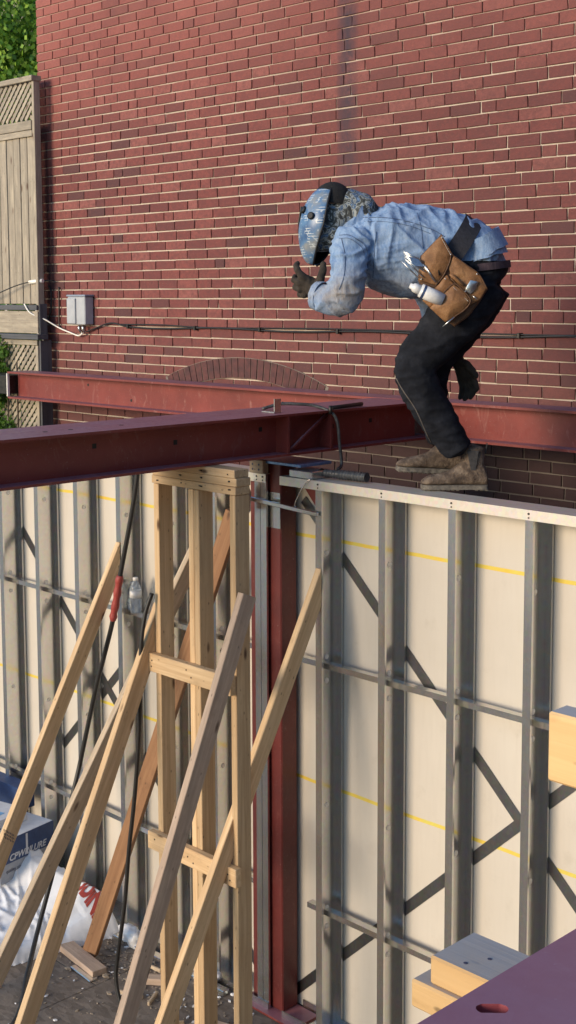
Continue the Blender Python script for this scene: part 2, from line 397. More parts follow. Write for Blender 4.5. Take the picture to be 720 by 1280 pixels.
def lathe(bm, prof, seg=24, mi=0):
    rings = [[bm.verts.new((r*math.cos(k*2*math.pi/seg), r*math.sin(k*2*math.pi/seg), z)) for k in range(seg)] for r, z in prof]
    for i in range(len(rings)-1):
        for k in range(seg):
            f = bm.faces.new((rings[i][k], rings[i][(k+1) % seg], rings[i+1][(k+1) % seg], rings[i+1][k])); f.material_index = mi; f.smooth = True
    bm.faces.new(rings[0][::-1]).material_index = mi; bm.faces.new(rings[-1]).material_index = mi
def T(x, y, z): return Matrix.Translation((x, y, z))
def text_bm(s, size, ext=.001, spacing=1.0, shear=0, thick=0):
    cu = bpy.data.curves.new('txt', 'FONT'); cu.body = s; cu.size = size; cu.extrude = ext; cu.space_character = spacing; cu.shear = shear
    cu.offset = thick; cu.align_x = 'CENTER'; cu.resolution_u = 3
    o = bpy.data.objects.new('txt', cu); COL.objects.link(o); dg = bpy.context.evaluated_depsgraph_get()
    me = bpy.data.meshes.new_from_object(o.evaluated_get(dg)); bm = bmesh.new(); bm.from_mesh(me)
    bpy.data.objects.remove(o); bpy.data.curves.remove(cu); bpy.data.meshes.remove(me); return bm

# ================================================================== THE SETTING
bm = bmesh.new(); box(bm, (-150, -150, -.5), (150, 150, -.05)); tag(mobj('ground', bm, 'ground'), kind='structure')
floor = bpy.data.objects.new('floor_deck', None); link(floor); tag(floor, kind='structure')
bm = bmesh.new(); box(bm, (-6, -9, -.049), (6.2, 1.36, -.014)); mobj('subfloor', bm, 'osb', floor)
for i in range(-5, 5):
    for j in range(-8, 1):
        x0 = i*1.22 + .02; y0 = j*1.22*.9 + .12 + (0 if i % 2 else .5)
        y1 = min(y0 + 1.098, 1.35)
        if y1 - y0 < .1: continue
        bm = bmesh.new(); box(bm, (x0+.002, y0+.003, -.013), (x0+1.217, y1-.003, random.uniform(-.001, .001)), .002)
        mobj('deck_panel', bm, 'osb', floor)

# ------------------------------------------------------------------ brick wall
WY = 1.44; WX0 = -4.42; CH = .0672; BL = .209; ZT = 6.6; MJ = .0072
wall = empty('brick_wall', (0, WY, 0), 'old red brick side wall with pale mortar and a bricked-up arch', 'wall')
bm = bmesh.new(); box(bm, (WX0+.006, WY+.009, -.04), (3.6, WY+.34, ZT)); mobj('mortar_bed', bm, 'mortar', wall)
bricks = []            # (x0, x1, z0)
AC = (-2.09, 3.30-2.05)  # arch circle centre
def arch_z(x, r): 
    d = r*r - (x-AC[0])**2
    return AC[1] + math.sqrt(d) if d > 0 else -9
RI, RO = 1.925, 2.055
def in_arch(x, z): 
    rr = math.hypot(x-AC[0], z-AC[1]); return RI-.004 < rr < RO+.004 and abs(x-AC[0]) < .79
rb = random.Random(3)
nrow = int(ZT/CH)
for r in range(nrow):
    z = r*CH + .003
    x = WX0; k = 0
    if r % 2: lens = [.104]
    else: lens = []
    while x < 3.55:
        if k < len(lens): L = lens[k]
        else:
            u = rb.random(); L = BL if u < .84 else (.104 if u < .94 else .155)
            L += rb.uniform(-.008, .008)
        k += 1
        bricks.append((x, min(x+L, 3.6), z)); x += L
keep = []
for (a, b, z) in bricks:
    zc = z+CH/2
    segs = [(a, b)]
    if 2.6 < z < 3.4 and b > AC[0]-.85 and a < AC[0]+.85:
        # clip against the arch ring
        n = 24; ok = [True]*n
        segs = []; i = 0
        while i < n:
            if ok[i]:
                j = i
                while j < n and ok[j]: j += 1
                segs.append((a+(b-a)*i/n, a+(b-a)*j/n)); i = j
            else: i += 1
    for s in segs:
        if s[1]-s[0] > .03: keep.append((s[0], s[1], z))
def visible_size(a, b, z):
    px, py, d = project(((a+b)/2, WY, z+CH/2))
    if not (-5 < px < 725 and -5 < py < 1285): return 0
    if z < 2.72 + max(0, -.0*px): return 0
    if 2.93 < z < 3.07 and px > 60: return 0
    return 1.0/d*(b-a)
order = sorted(range(len(keep)), key=lambda i: -visible_size(*keep[i]))
single = set(order[:300])
meshes = {}
rb2 = random.Random(9)
def brick_mesh(L, v):
    key = (round(L, 3), v)
    if key not in meshes:
        bm = bmesh.new(); q = random.Random(hash(key) % 1000)
        vs = box(bm, (-L/2+MJ/2, 0, -CH/2+MJ/2), (L/2-MJ/2, .06, CH/2-MJ/2))
        for w in vs: w.co += Vector((q.uniform(-.003, .002), q.uniform(-.002, .0012), q.uniform(-.0022, .0016)))
        bmesh.ops.bevel(bm, geom=[e for e in bm.edges if abs(e.verts[0].co.y) < .01 and abs(e.verts[1].co.y) < .01], offset=.0022, segments=1, affect='EDGES')
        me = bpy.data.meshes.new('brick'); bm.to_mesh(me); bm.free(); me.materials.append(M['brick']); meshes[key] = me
    return meshes[key]
fv, ff, ftone = [], [], []
for i, (a, b, z) in enumerate(keep):
    L = round((b-a)*250)/250; dy = rb2.uniform(-.0015, .0015); tone = rb2.random()
    rz = rb2.uniform(-.006, .006); rx = rb2.uniform(-.012, .012)
    if i in single:
        mw = T((a+b)/2, WY+dy, z+CH/2) @ Matrix.Rotation(rz, 4, 'Z') @ Matrix.Rotation(rx*.4, 4, 'Y')
        shared('brick', brick_mesh(L, rb2.randrange(4)), wall, mw)
    else:
        o = len(fv); x0, x1, z0, z1 = a+MJ/2, b-MJ/2, z+MJ/2, z+CH-MJ/2; j = lambda s: rb2.uniform(-s, s); c = .002
        f = [(x0+j(.002), WY+dy+.012, z0+j(.0015)), (x1+j(.002), WY+dy+.012, z0+j(.0015)), (x1+j(.002), WY+dy+.012, z1+j(.0015)), (x0+j(.002), WY+dy+.012, z1+j(.0015))]
        g = [(f[k][0]+(c, -c, -c, c)[k], WY+dy+j(.001), f[k][2]+(c, c, -c, -c)[k]) for k in range(4)]
        fv += f + g
        ff += [(o+4, o+5, o+6, o+7)] + [(o+k, o+(k+1) % 4, o+4+(k+1) % 4, o+4+k) for k in range(4)]
        ftone += [tone]*5
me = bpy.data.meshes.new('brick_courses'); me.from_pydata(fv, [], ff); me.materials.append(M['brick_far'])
at = me.attributes.new('tone', 'FLOAT', 'FACE'); at.data.foreach_set('value', ftone)
tag(shared('brick_courses', me, wall), kind='stuff')
# quoin edge of the wall end, seen from the side
# segmental arch of bricks on end
na = 25
bm = bmesh.new(); pa = []
for i in range(33): 
    t2 = -math.asin(.80/RO) + 2*math.asin(.80/RO)*i/32; pa.append((t2,))
prism(bm, [(AC[0]+(RO+.004)*math.sin(t[0]), WY-.0035, AC[1]+(RO+.004)*math.cos(t[0])) for t in pa] + [(AC[0]+(RI-.004)*math.sin(t[0]), WY-.0035, AC[1]+(RI-.004)*math.cos(t[0])) for t in pa[::-1]], (0, .02, 0)); bmesh.ops.recalc_face_normals(bm, faces=bm.faces)
mobj('arch_mortar', bm, 'mortar_old', wall)
for i in range(na):
    th = math.atan2(.0, 1) + (i-(na-1)/2)/na*2*math.asin(.78/RO)
    bm = bmesh.new(); wd = 2*.78/na*1.02
    pts = []
    for rr, s in ((RI, -1), (RI, 1), (RO, 1), (RO, -1)):
        t2 = th + s*(wd/2-.004)/RO
        pts.append((AC[0]+rr*math.sin(t2), 0, AC[1]+rr*math.cos(t2)))
    prism(bm, [Vector(p)+Vector((0, WY-.0085+rb2.uniform(-.002, .001), 0)) for p in pts], (0, .05, 0)); bmesh.ops.recalc_face_normals(bm, faces=bm.faces)
    mobj('arch_brick', bm, 'brick_arch', wall)

# ------------------------------------------------------------------ electrical box and wires on the wall
eb = empty('junction_box', (-3.845, WY, 3.61), 'grey metal electrical box fixed to the brick wall beside the fence', 'electrical box')
bm = bmesh.new(); box(bm, (-3.955, WY-.085, 3.505), (-3.735, WY-.004, 3.715), .006); mobj('case', bm, 'meter', eb)
bm = bmesh.new(); box(bm, (-3.952, WY-.098, 3.512), (-3.845, WY-.0855, 3.703), .004); mobj('cover', bm, 'meter', eb)
bm = bmesh.new(); box(bm, (-3.965, WY-.09, 3.7155), (-3.725, WY-.003, 3.73), .003); mobj('rain_hood', bm, 'meter_top', eb)
bm = bmesh.new()
for xx in (-3.86, -3.81): tube(bm, [(xx, WY-.05, 3.50), (xx, WY-.05, 3.47), (xx+.01, WY-.03, 3.44)], .012)
mobj('cable_gland', bm, 'galv', eb)
def cable(name, pts, r, mat, label, cat='cable', n=8, extra=None):
    bm = bmesh.new(); tube(bm, curve_pts(pts, n), r, 8); o = mobj(name, bm, mat); tag(o, label, cat)
    if extra: extra(o)
    return o
c1 = cable('electric_cable', [(-3.80, WY-.03, 3.45), (-3.70, WY-.02, 3.478), (-3.5, WY-.02, 3.52), (-3.3, WY-.02, 3.497), (-2.9, WY-.02, 3.488), (-2.3, WY-.02, 3.502), (-1.6, WY-.02, 3.488), (-.9, WY-.02, 3.502), (-.1, WY-.02, 3.484), (.6, WY-.02, 3.503), (1.6, WY-.02, 3.497), (3, WY-.02, 3.50)], .006, 'rubber', 'long black cable clipped along the brick wall behind the worker')
bm = bmesh.new(); tube(bm, curve_pts([(-3.4, WY-.02, 3.512), (-2.9, WY-.025, 3.515), (-2.4, WY-.02, 3.503), (-1.2, WY-.02, 3.512), (.2, WY-.02, 3.503), (1.2, WY-.02, 3.512)], 8), .0045, 6); mobj('twin_strand', bm, 'rubber', c1)
for xx in (-3.3, -2.55, -1.9, -1.2, -.45, .15, .8):
    bm = bmesh.new(); box(bm, (xx, WY-.034, 3.482), (xx+.018, WY+.0, 3.512), .002); mobj('clip', bm, 'steel_dark', c1)
cable('service_wire', [(-4.40, 1.26, 3.66), (-4.33, 1.27, 3.59), (-4.24, 1.34, 3.54), (-4.15, WY-.03, 3.475), (-4.0, WY-.03, 3.44), (-3.9, WY-.03, 3.42), (-3.83, WY-.04, 3.44)], .0055, 'pale_cream', 'white cable drooping from the fence to the grey electrical box')
cable('phone_wire', [(-5.3, 1.2, 3.64), (-4.9, 1.22, 3.70), (-4.5, 1.25, 3.80), (-4.3, 1.3, 3.835), (-4.21, WY-.03, 3.84)], .0045, 'rubber', 'thin dark wire running from the left over the fence boards to the brick corner')
bm = bmesh.new(); tube(bm, [(-4.36, 1.285, 3.828), (-4.24, 1.33, 3.838)], [.014, .017]); tag(mobj('wire_insulator', bm, 'pale_cream'), 'small cream insulator on the thin wire at the brick corner', 'insulator')
cable('drop_cable', [(-4.17, WY-.012, 3.79), (-4.172, WY-.012, 3.65), (-4.175, WY-.012, 3.50), (-4.12, WY-.02, 3.46)], .006, 'rubber', 'thin black cable dropping down the bricks left of the electrical box')
cable('looped_cable', [(-4.30, WY-.015, 3.80), (-4.265, WY-.02, 3.75), (-4.27, WY-.02, 3.62), (-4.30, WY-.03, 3.53)], .006, 'rubber', 'short black cable looping down beside the fence edge')

# ------------------------------------------------------------------ fence on the left
fence = empty('wooden_fence', (-4.8, 1.3, 0), 'grey weathered board fence with lattice above and below', 'fence')
FX1, FX0 = -4.255, -6.4
def fbox(name, lo, hi, mat='wood_fence', along='x', bev=.003):
    c = [(l+h)/2 for l, h in zip(lo, hi)]; d = [(h-l)/2 for l, h in zip(lo, hi)]
    bm = bmesh.new()
    if along == 'x': box(bm, (-d[0], -d[1], -d[2]), d, bev); mw = T(*c)
    elif along == 'z': box(bm, (-d[2], -d[1], -d[0]), (d[2], d[1], d[0]), bev); mw = T(*c) @ Matrix.Rotation(R(90), 4, 'Y')
    else: box(bm, (-d[1], -d[0], -d[2]), (d[1], d[0], d[2]), bev); mw = T(*c) @ Matrix.Rotation(R(90), 4, 'Z')
    return mobj(name, bm, mat, fence, mw)
x = FX1-.03
while x > FX0:
    w = random.uniform(.092, .10); fbox('board', (x-w+.004, 1.305+random.uniform(-.003, .003), 3.66), (x-.004, 1.325, 5.0), along='z'); x -= w
fbox('side_strip', (FX1-.028, 1.293, 3.60), (FX1+.002, 1.35, 5.37), along='z')
fbox('cap_rail', (FX0, 1.27, 5.345), (FX1+.01, 1.36, 5.385))
fbox('rail', (FX0, 1.283, 4.985), (FX1-.029, 1.33, 5.055)); fbox('rail', (FX0, 1.288, 4.935), (FX1-.029, 1.304, 4.982))
fbox('rail', (FX0, 1.275, 3.612), (FX1-.0, 1.33, 3.652), 'wood_fence_dark')
fbox('kick_board', (FX0, 1.285, 3.432), (FX1-.002, 1.31, 3.605))
fbox('corner_shade_strip', (FX1-.002, 1.30, 3.42), (FX1+.006, 1.37, 3.66), 'wood_fence_dark', 'z')  # dark strip standing in for the shade at the fence corner
fbox('ledge', (FX0, 1.26, 3.385), (FX1+.03, 1.36, 3.425), 'wood_fence_dark')
def lattice(x0, x1, z0, z1, sp=.080, wd=.030):
    Wd, H = x1-x0, z1-z0
    for s, yy in ((1, 1.300), (-1, 1.309)):
        k = -int(H/sp)-1
        while k*sp < Wd:
            xs = k*sp
            # line x = xs + t, z = s>0 ? t : H-t ; clip to panel
            t0 = max(0, -xs); t1 = min(H, Wd-xs)
            k += 1
            if t1-t0 < .03: continue
            zf = (lambda t: z0+t) if s > 0 else (lambda t: z1-t)
            a = Vector((x0+xs+t0, yy, zf(t0))); b = Vector((x0+xs+t1, yy, zf(t1))); L = (b-a).length
            bm = bmesh.new(); box(bm, (-L/2, -.003, -wd/2), (L/2, .003, wd/2))
            ang = math.atan2((b-a).z, (b-a).x)
            mobj('lattice_slat', bm, 'wood_fence', fence, T(*((a+b)/2)) @ Matrix.Rotation(-ang, 4, 'Y'))
lattice(-5.5, FX1-.03, 5.06, 5.342, .066, .028)
lattice(-5.6, FX1-.05, 2.55, 3.34, .068, .028)
fbox('lattice_frame', (-5.6, 1.285, 3.34), (FX1-.02, 1.32, 3.38)); fbox('lattice_frame', (FX1-.05, 1.288, 2.4), (FX1-.015, 1.325, 3.338), along='z')
fbox('post', (FX1-.012, 1.30, 2.0), (FX1+.006, 1.405, 3.38), 'wood_fence_dark', 'z')  # shaded side of the post painted dark

# ------------------------------------------------------------------ vegetation and house beyond
def foliage(name, c, rad, n, size, mat, parent, seed, flat=1.0):
    q = random.Random(seed); vs, fs = [], []
    cl = []
    for _ in range(max(20, n//90)):
        d = Vector((q.gauss(0, 1), q.gauss(0, 1), q.gauss(0, 1))).normalized()*(q.random()**.4)
        cl.append((Vector((d.x*rad[0], d.y*rad[1], d.z*rad[2])), q.uniform(.10, .22)*max(rad)))
    for _ in range(n):
        p0, r0 = q.choice(cl); p = c + p0 + Vector((q.gauss(0, 1), q.gauss(0, 1), q.gauss(0, 1)))*r0*.5
        a = Vector((q.gauss(0, 1), q.gauss(0, 1), q.gauss(0, .6))).normalized(); b = a.orthogonal().normalized(); b = (Matrix.Rotation(q.random()*6.28, 3, a) @ b)
        s = size*q.uniform(.6, 1.3); o = len(vs); e = a.cross(b)*s*.45
        vs += [p-b*s*.5, p+e, p+b*s*.6, p-e]; fs += [(o, o+1, o+2, o+3)]
    me = bpy.data.meshes.new(name); me.from_pydata(vs, [], fs); me.materials.append(M[mat])
    return shared(name, me, parent)
tree = empty('maple_tree', (-14.2, 7.5, 0), 'bright green leafy tree standing behind the fence', 'tree')
bm = bmesh.new(); tube(bm, curve_pts([(-14.2, 7.5, -.1), (-14.1, 7.5, 2), (-14.3, 7.6, 4.5), (-14.2, 7.5, 8)], 5), [.24-.009*i for i in range(16)])
for a in range(7):
    an = a*.9; tube(bm, curve_pts([(-14.2, 7.5, 3+a*.5), (-14.2+1.1*math.cos(an), 7.5+1.1*math.sin(an), 4.3+a*.55), (-14.2+2.1*math.cos(an), 7.5+2.1*math.sin(an), 5.4+a*.5)], 4), [.09-.008*i for i in range(9)], 6)
mobj('trunk', bm, 'bark', tree)
foliage('crown', Vector((-14.2, 7.5, 7.0)), (2.6, 2.6, 2.9), 60000, .075, 'leaf', tree, 5)
shrub = empty('garden_shrub', (-6.6, 2.6, 0), 'green shrub seen through the lower lattice of the fence', 'shrub')
bm = bmesh.new()
for a in range(6): tube(bm, [(-6.6+.1*a, 2.6, 0), (-6.9+.25*a, 2.6+.1*math.sin(a*2), 1.6), (-7.2+.35*a, 2.6, 2.6)], [.03, .02, .01], 6)
mobj('stem', bm, 'bark', shrub)
foliage('leaves', Vector((-6.6, 2.6, 2.4)), (1.25, .7, 1.2), 9000, .085, 'leaf2', shrub, 8)
vine = empty('climbing_vine', (-4.95, 1.25, 0), 'bright green vine leaves spilling through the lower lattice at the left edge', 'vine')
bm = bmesh.new()
for a in range(5): tube(bm, curve_pts([(-5.0+.12*a, 1.27, -.04), (-5.05+.13*a, 1.262, 1.4), (-5.1+.14*a, 1.27, 3.2)], 5), .007, 5)
mobj('stem', bm, 'bark', vine)
foliage('leaves', Vector((-5.0, 1.24, 2.85)), (.42, .05, .62), 5200, .035, 'leaf2', vine, 12)
house = empty('neighbour_house', (-22, 16, 0), 'pale neighbouring house behind the tree with a dark eave', 'house')
bm = bmesh.new(); box(bm, (-26, 14, 0), (-18, 20, 11)); mobj('wall', bm, 'house', house)
bm = bmesh.new(); prism(bm, [(-26.5, 13.5, 11.003), (-26.5, 20.5, 11.003), (-26.5, 17, 14)], (9, 0, 0)); bmesh.ops.recalc_face_normals(bm, faces=bm.faces); mobj('roof', bm, 'roof', house)
refl_blk = empty('reflection_blocker', (13, -4, 0), 'added unseen dark building across the lot behind the viewer', 'blocker')  # added unseen block that darkens what the steel reflects
bm = bmesh.new(); box(bm, (11.5, -16, 0), (18, 7, 8)); mobj('wall', bm, 'brick', refl_blk)
bm = bmesh.new(); box(bm, (11.3, -16.2, 8.003), (18.2, 7.2, 8.3)); mobj('blocker_cap', bm, 'roof', refl_blk)
for k in range(6):
    for zz in (1.2, 4.6):
        bm = bmesh.new(); box(bm, (11.46, -14.5+3.4*k, zz), (11.497, -13.2+3.4*k, zz+1.7)); mobj('window', bm, 'roof', refl_blk)  # dark panes on the added unseen block
for k in range(3):
    bm = bmesh.new(); box(bm, (-25+2.6*k, 13.96, 8.2), (-23.8+2.6*k, 13.995, 9.8)); wn = mobj('window', bm, 'roof', house)

# ================================================================== STEEL STUD WALLS
ZTOP = 2.832; D = .152; FL = .041
def stud_mesh(h):
    bm = bmesh.new(); t = .0015
    pts = [(0, 0), (FL, 0), (FL, .012), (FL-t, .012), (FL-t, t), (t, t), (t, D-t), (FL-t, D-t), (FL-t, D-.012), (FL, D-.012), (FL, D), (0, D)]
    prism(bm, [(x, y, 0) for x, y in pts], (0, 0, h)); bmesh.ops.recalc_face_normals(bm, faces=bm.faces)
    me = bpy.data.meshes.new('stud'); bm.to_mesh(me); bm.free(); me.materials.append(M['galv']); return me
STUD = stud_mesh(ZTOP-.008)
bm = bmesh.new(); tube(bm, [(0, 0, 0), (.002, 0, 0)], .0135, 12)
LIT_HOLE = bpy.data.meshes.new('pale_cream'); bm.to_mesh(LIT_HOLE); bm.free(); LIT_HOLE.materials.append(M['pale_cream'])
def channel_obj(parent, x0, x1, z, end_lip=False):
    bm = bmesh.new(); t = .0016; y0, y1, h = .058, .097, .014
    pts = [(y0, z-h), (y1, z-h), (y1, z-h+t), (y0+t, z-h+t), (y0+t, z+h-t), (y1, z+h-t), (y1, z+h), (y0, z+h)]
    prism(bm, [(x0, y, zz) for y, zz in pts], (x1-x0, 0, 0)); bmesh.ops.recalc_face_normals(bm, faces=bm.faces)
    return mobj('bridging_channel', bm, 'galv', parent)
def stud_wall(label, x0, x1, xs, boards, straps, chans, yellow):
    w = empty('steel_stud_wall', (x0, 0, 0), label, 'stud wall', 'steel stud walls beside the column')
    xr = xs if isinstance(xs, list) else xs
    for x in xr:
        shared('stud', STUD, w, T(x, .0016, .004))
        for z in (2.47, 1.952, 1.832, 1.198, .663, .566):
            shared('pale_cream', LIT_HOLE, w, T(x+.0016, .077, z))  # pale disc standing in for a web hole with the lit board behind
    bm = bmesh.new(); t = .0016     # top track: lip down in front and behind
    prism(bm, [(x0, 0, ZTOP-.044), (x0, -.002, ZTOP-.044), (x0, -.002, ZTOP), (x0, D+.002, ZTOP), (x0, D+.002, ZTOP-.044), (x0, D+.0005, ZTOP-.044), (x0, D+.0005, ZTOP-t), (x0, 0, ZTOP-t)], (x1-x0, 0, 0))
    bmesh.ops.recalc_face_normals(bm, faces=bm.faces); mobj('top_track', bm, 'galv_track', w)
    bm = bmesh.new()
    prism(bm, [(x0, -.001, .05), (x0, -.0025, .05), (x0, -.0025, .0015), (x0, D+.0025, .0015), (x0, D+.0025, .05), (x0, D+.001, .05), (x0, D+.001, .0035), (x0, -.001, .0035)], (x1-x0, 0, 0))
    bmesh.ops.recalc_face_normals(bm, faces=bm.faces); mobj('bottom_track', bm, 'galv', w)
    for x in xr:                      # track screws
        bm = bmesh.new(); tube(bm, [(x+.02, -.0022, ZTOP-.016), (x+.02, -.006, ZTOP-.016)], .0045, 8); tube(bm, [(x+.02, -.0022, ZTOP-.033), (x+.02, -.005, ZTOP-.033)], .0035, 8); mobj('screw', bm, 'steel_dark', w)
    for a, b, z in chans: channel_obj(w, a, b, z)
    for a, b in straps:
        a = Vector(a); b = Vector(b); d = (b-a).normalized(); n = Vector((-d.y, d.x))*.0255
        ys = D+.003 if (b-a).y < 0 else D+.0055
        bm = bmesh.new(); prism(bm, [(p.x, ys, p.y) for p in (a-n, b-n, b+n, a+n)], (0, .0015, 0)); bmesh.ops.recalc_face_normals(bm, faces=bm.faces); mobj('strap_brace', bm, 'galv_dark', w)
    for a, b in boards:
        bm = bmesh.new(); box(bm, (a+.0015, D+.009, .01), (b-.0015, D+.024, ZTOP-.008)); p = mobj('sheathing_panel', bm, 'board', w)
        for z in yellow:
            bm = bmesh.new(); n = 14; zz = [z+random.uniform(-.002, .002) for _ in range(n+1)]
            for k in range(n):
                xa = a+.003+(b-a-.006)*k/n; xb = a+.003+(b-a-.006)*(k+1)/n
                q = [bm.verts.new(v) for v in ((xa, D+.0086, zz[k]-.009), (xb, D+.0086, zz[k+1]-.009), (xb, D+.0086, zz[k+1]+.009), (xa, D+.0086, zz[k]+.009))]; bm.faces.new(q)
            mobj('yellow_line', bm, 'yellow', p)
    return w
wr = stud_wall('galvanised steel stud wall right of the column, under the standing worker', -.245, 3.3, [i*.4064 for i in range(0, 9)],
    [(-.40, .427), (.427, 1.646), (1.646, 2.865), (2.865, 3.3)],
    [((-.235, 2.70), (2.55, .02)), ((-.33, .05), (2.6, 2.80))], [(-.245, 3.25, 1.91), (-.118, 3.25, .645)], (2.517, 1.25))
wl = stud_wall('galvanised steel stud wall left of the column, behind the leaning timber braces', -5.6, -.345, [-.386, -.43, -.775, -1.18, -1.59, -2.005, -2.42, -2.825, -3.23, -3.64, -4.05, -4.45, -4.86, -5.27],
    [(-5.6, -4.45), (-4.45, -3.21), (-3.21, -1.99), (-1.99, -.77), (-.77, -.50)],
    [((-3.35, 2.76), (-.52, .03)), ((-3.28, .02), (-.48, 2.78))], [(-5.6, -.35, 1.91), (-5.6, -.35, .64)], (2.525, 1.27))
# gusset at the top left corner of the right-hand wall
bm = bmesh.new(); prism(bm, [(-.235, D-.012, 2.788), (-.10, D-.012, 2.788), (-.004, D-.012, 2.62), (-.004, D-.012, 2.555), (-.03, D-.012, 2.56)], (0, .002, 0)); bmesh.ops.recalc_face_normals(bm, faces=bm.faces)
mobj('corner_gusset', bm, 'primer_dark', wr)

# ------------------------------------------------------------------ column and beams
col = empty('steel_column', (-.38, .09, 0), 'dark red steel column between the two stud walls', 'column')
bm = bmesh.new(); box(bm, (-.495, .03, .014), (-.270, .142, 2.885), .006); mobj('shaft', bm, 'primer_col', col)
bm = bmesh.new(); box(bm, (-.535, -.04, .0015), (-.12, .145, .0135), .002); mobj('base_plate', bm, 'primer_dark', col)
bm = bmesh.new(); box(bm, (-.53, -.0, 2.8855), (-.10, .22, 2.9), .002); mobj('cap_plate', bm, 'bluetool', col)
bm = bmesh.new(); box(bm, (-.18, .0, 2.834), (-.02, .15, 2.872), .004); mobj('shim_block', bm, 'galv', col)
bm = bmesh.new(); box(bm, (-.362, .0262, 2.56), (-.272, .0295, 2.74)); mobj('bright_patch', bm, 'galv', col)  # bright steel patch set on the column front

def ibeam(bm, w, h, tf, tw, L, mi=0):
    """I section in local XZ, extruded along +Y from 0; bottom at z=0, centred x"""
    pts = [(-w/2, 0), (w/2, 0), (w/2, tf), (tw/2, tf), (tw/2, h-tf), (w/2, h-tf), (w/2, h), (-w/2, h), (-w/2, h-tf), (-tw/2, h-tf), (-tw/2, tf), (-w/2, tf)]
    prism(bm, [(x, 0, z) for x, z in pts], (0, L, 0), mi); bmesh.ops.recalc_face_normals(bm, faces=bm.faces)
BH = .204; BZ = 2.946
fb = empty('front_steel_beam', (-.31, -4, BZ), 'dark red steel beam running from the left foreground over the column', 'steel beam')
for k, xc in enumerate((-.408, -.218)):
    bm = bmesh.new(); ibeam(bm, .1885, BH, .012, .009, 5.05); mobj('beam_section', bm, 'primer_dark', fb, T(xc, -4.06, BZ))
for y0, y1 in ((-.055, -.043), (.245, .257)):
    bm = bmesh.new(); box(bm, (-.2130, y0, BZ+.0125), (-.128, y1, BZ+BH-.0125)); mobj('stiffener', bm, 'primer', fb)
bm = bmesh.new(); tube(bm, [(-.15, -.03, BZ+.02), (-.15, .235, BZ+BH-.02)], .009, 8); mobj('diagonal_rod', bm, 'primer', fb)
for yy, zz in ((-1.15, .12), (-.70, .10), (-.17, .12), (.33, .10), (.62, .11)):
    bm = bmesh.new(); box(bm, (-.2136, yy, BZ+zz), (-.2128, yy+.022, BZ+zz+.022)); mobj('bolt_hole', bm, 'black_plastic', fb)
for yy in (-1.35, -1.22, -.95):
    bm = bmesh.new(); tube(bm, [(-.27, yy, BZ+BH+.0003), (-.27, yy, BZ+BH+.0012)], .011, 10); mobj('bolt_hole', bm, 'black_plastic', fb)
RX = px_on(9, 470, 1, 1.0).x
bb = empty('rear_steel_beam', (-1, 1.1, BZ), 'lit red steel beam running along the brick wall behind the worker', 'steel beam')
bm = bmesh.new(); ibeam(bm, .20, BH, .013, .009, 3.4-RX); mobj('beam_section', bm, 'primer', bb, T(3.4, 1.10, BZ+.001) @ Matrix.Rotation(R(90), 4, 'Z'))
bm = bmesh.new(); box(bm, (RX-.012, .998, BZ+.014), (RX-.0005, 1.022, BZ+BH-.013), .003); mobj('end_plate', bm, 'pale_cream', bb)
bm = bmesh.new(); box(bm, (RX-.9, 1.01, BZ+.03), (RX-.02, 1.20, BZ+BH-.03), .004); mobj('splice_bracket', bm, 'steel_dark', bb)
for xx, zz in ((-3.35, .14), (-2.85, .055), (-1.35, .12), (-.9, .06)):
    bm = bmesh.new(); tube(bm, [(xx, 1.0953, BZ+zz), (xx, 1.094, BZ+zz)], .010, 10); mobj('bolt_hole', bm, 'black_plastic', bb)

# near beam at the lower right
nb = empty('near_steel_beam', (3.94, -3.5, 3), 'broad purple-red steel beam in the bottom right foreground, with slotted hole', 'steel beam')
NX0, NX1, NZ = 3.763, 4.10, 3.150
bm = bmesh.new()
# top flange with a real slotted hole: built as a ring of quads around the slot
sc = Vector((3.791, -3.668)); sdv = Vector((.72, .69)).normalized(); spv = Vector((-sdv.y, sdv.x)); ring = []
for k in range(28):
    a = k/28*2*math.pi; c, s = math.cos(a), math.sin(a); hl = .0062 if c > 0 else -.0062
    ring.append(sc + sdv*(hl + c*.0068) + spv*(s*.0068)*(1+.06*math.sin(5*a)))
Y0, Y1 = -6.5, .6
for z0 in (NZ, NZ-.014):
    ri = [bm.verts.new((p.x, p.y, z0)) for p in ring]; ro = [bm.verts.new((x_, y_, z0)) for x_, y_ in ((NX0, Y0), (NX1, Y0), (NX1, Y1), (NX0, Y1))]
    eds = [bm.edges.new((ri[k], ri[(k+1) % 28])) for k in range(28)] + [bm.edges.new((ro[k], ro[(k+1) % 4])) for k in range(4)]
    bmesh.ops.triangle_fill(bm, edges=eds, use_beauty=True)
    if z0 == NZ: ti, to = ri, ro
for a_, b_ in ((ti, ri), (to, ro)):
    n_ = len(a_)
    for k in range(n_): bm.faces.new((a_[k], a_[(k+1) % n_], b_[(k+1) % n_], b_[k]))
bmesh.ops.recalc_face_normals(bm, faces=bm.faces)
mobj('top_flange', bm, 'primer_near', nb)
bm = bmesh.new(); box(bm, (3.925, Y0, BZ+.0135), (3.937, Y1, NZ-.0145)); mobj('web', bm, 'primer_near', nb)
bm = bmesh.new(); box(bm, (NX0, Y0, BZ), (NX1, Y1, BZ+.013), .002); mobj('bottom_flange', bm, 'primer_near', nb)
bm = bmesh.new(); box(bm, (3.86, -2.2, 0.001), (4.0, -2.06, BZ-.001)); cp = mobj('prop_post', bm, 'primer_dark', nb)

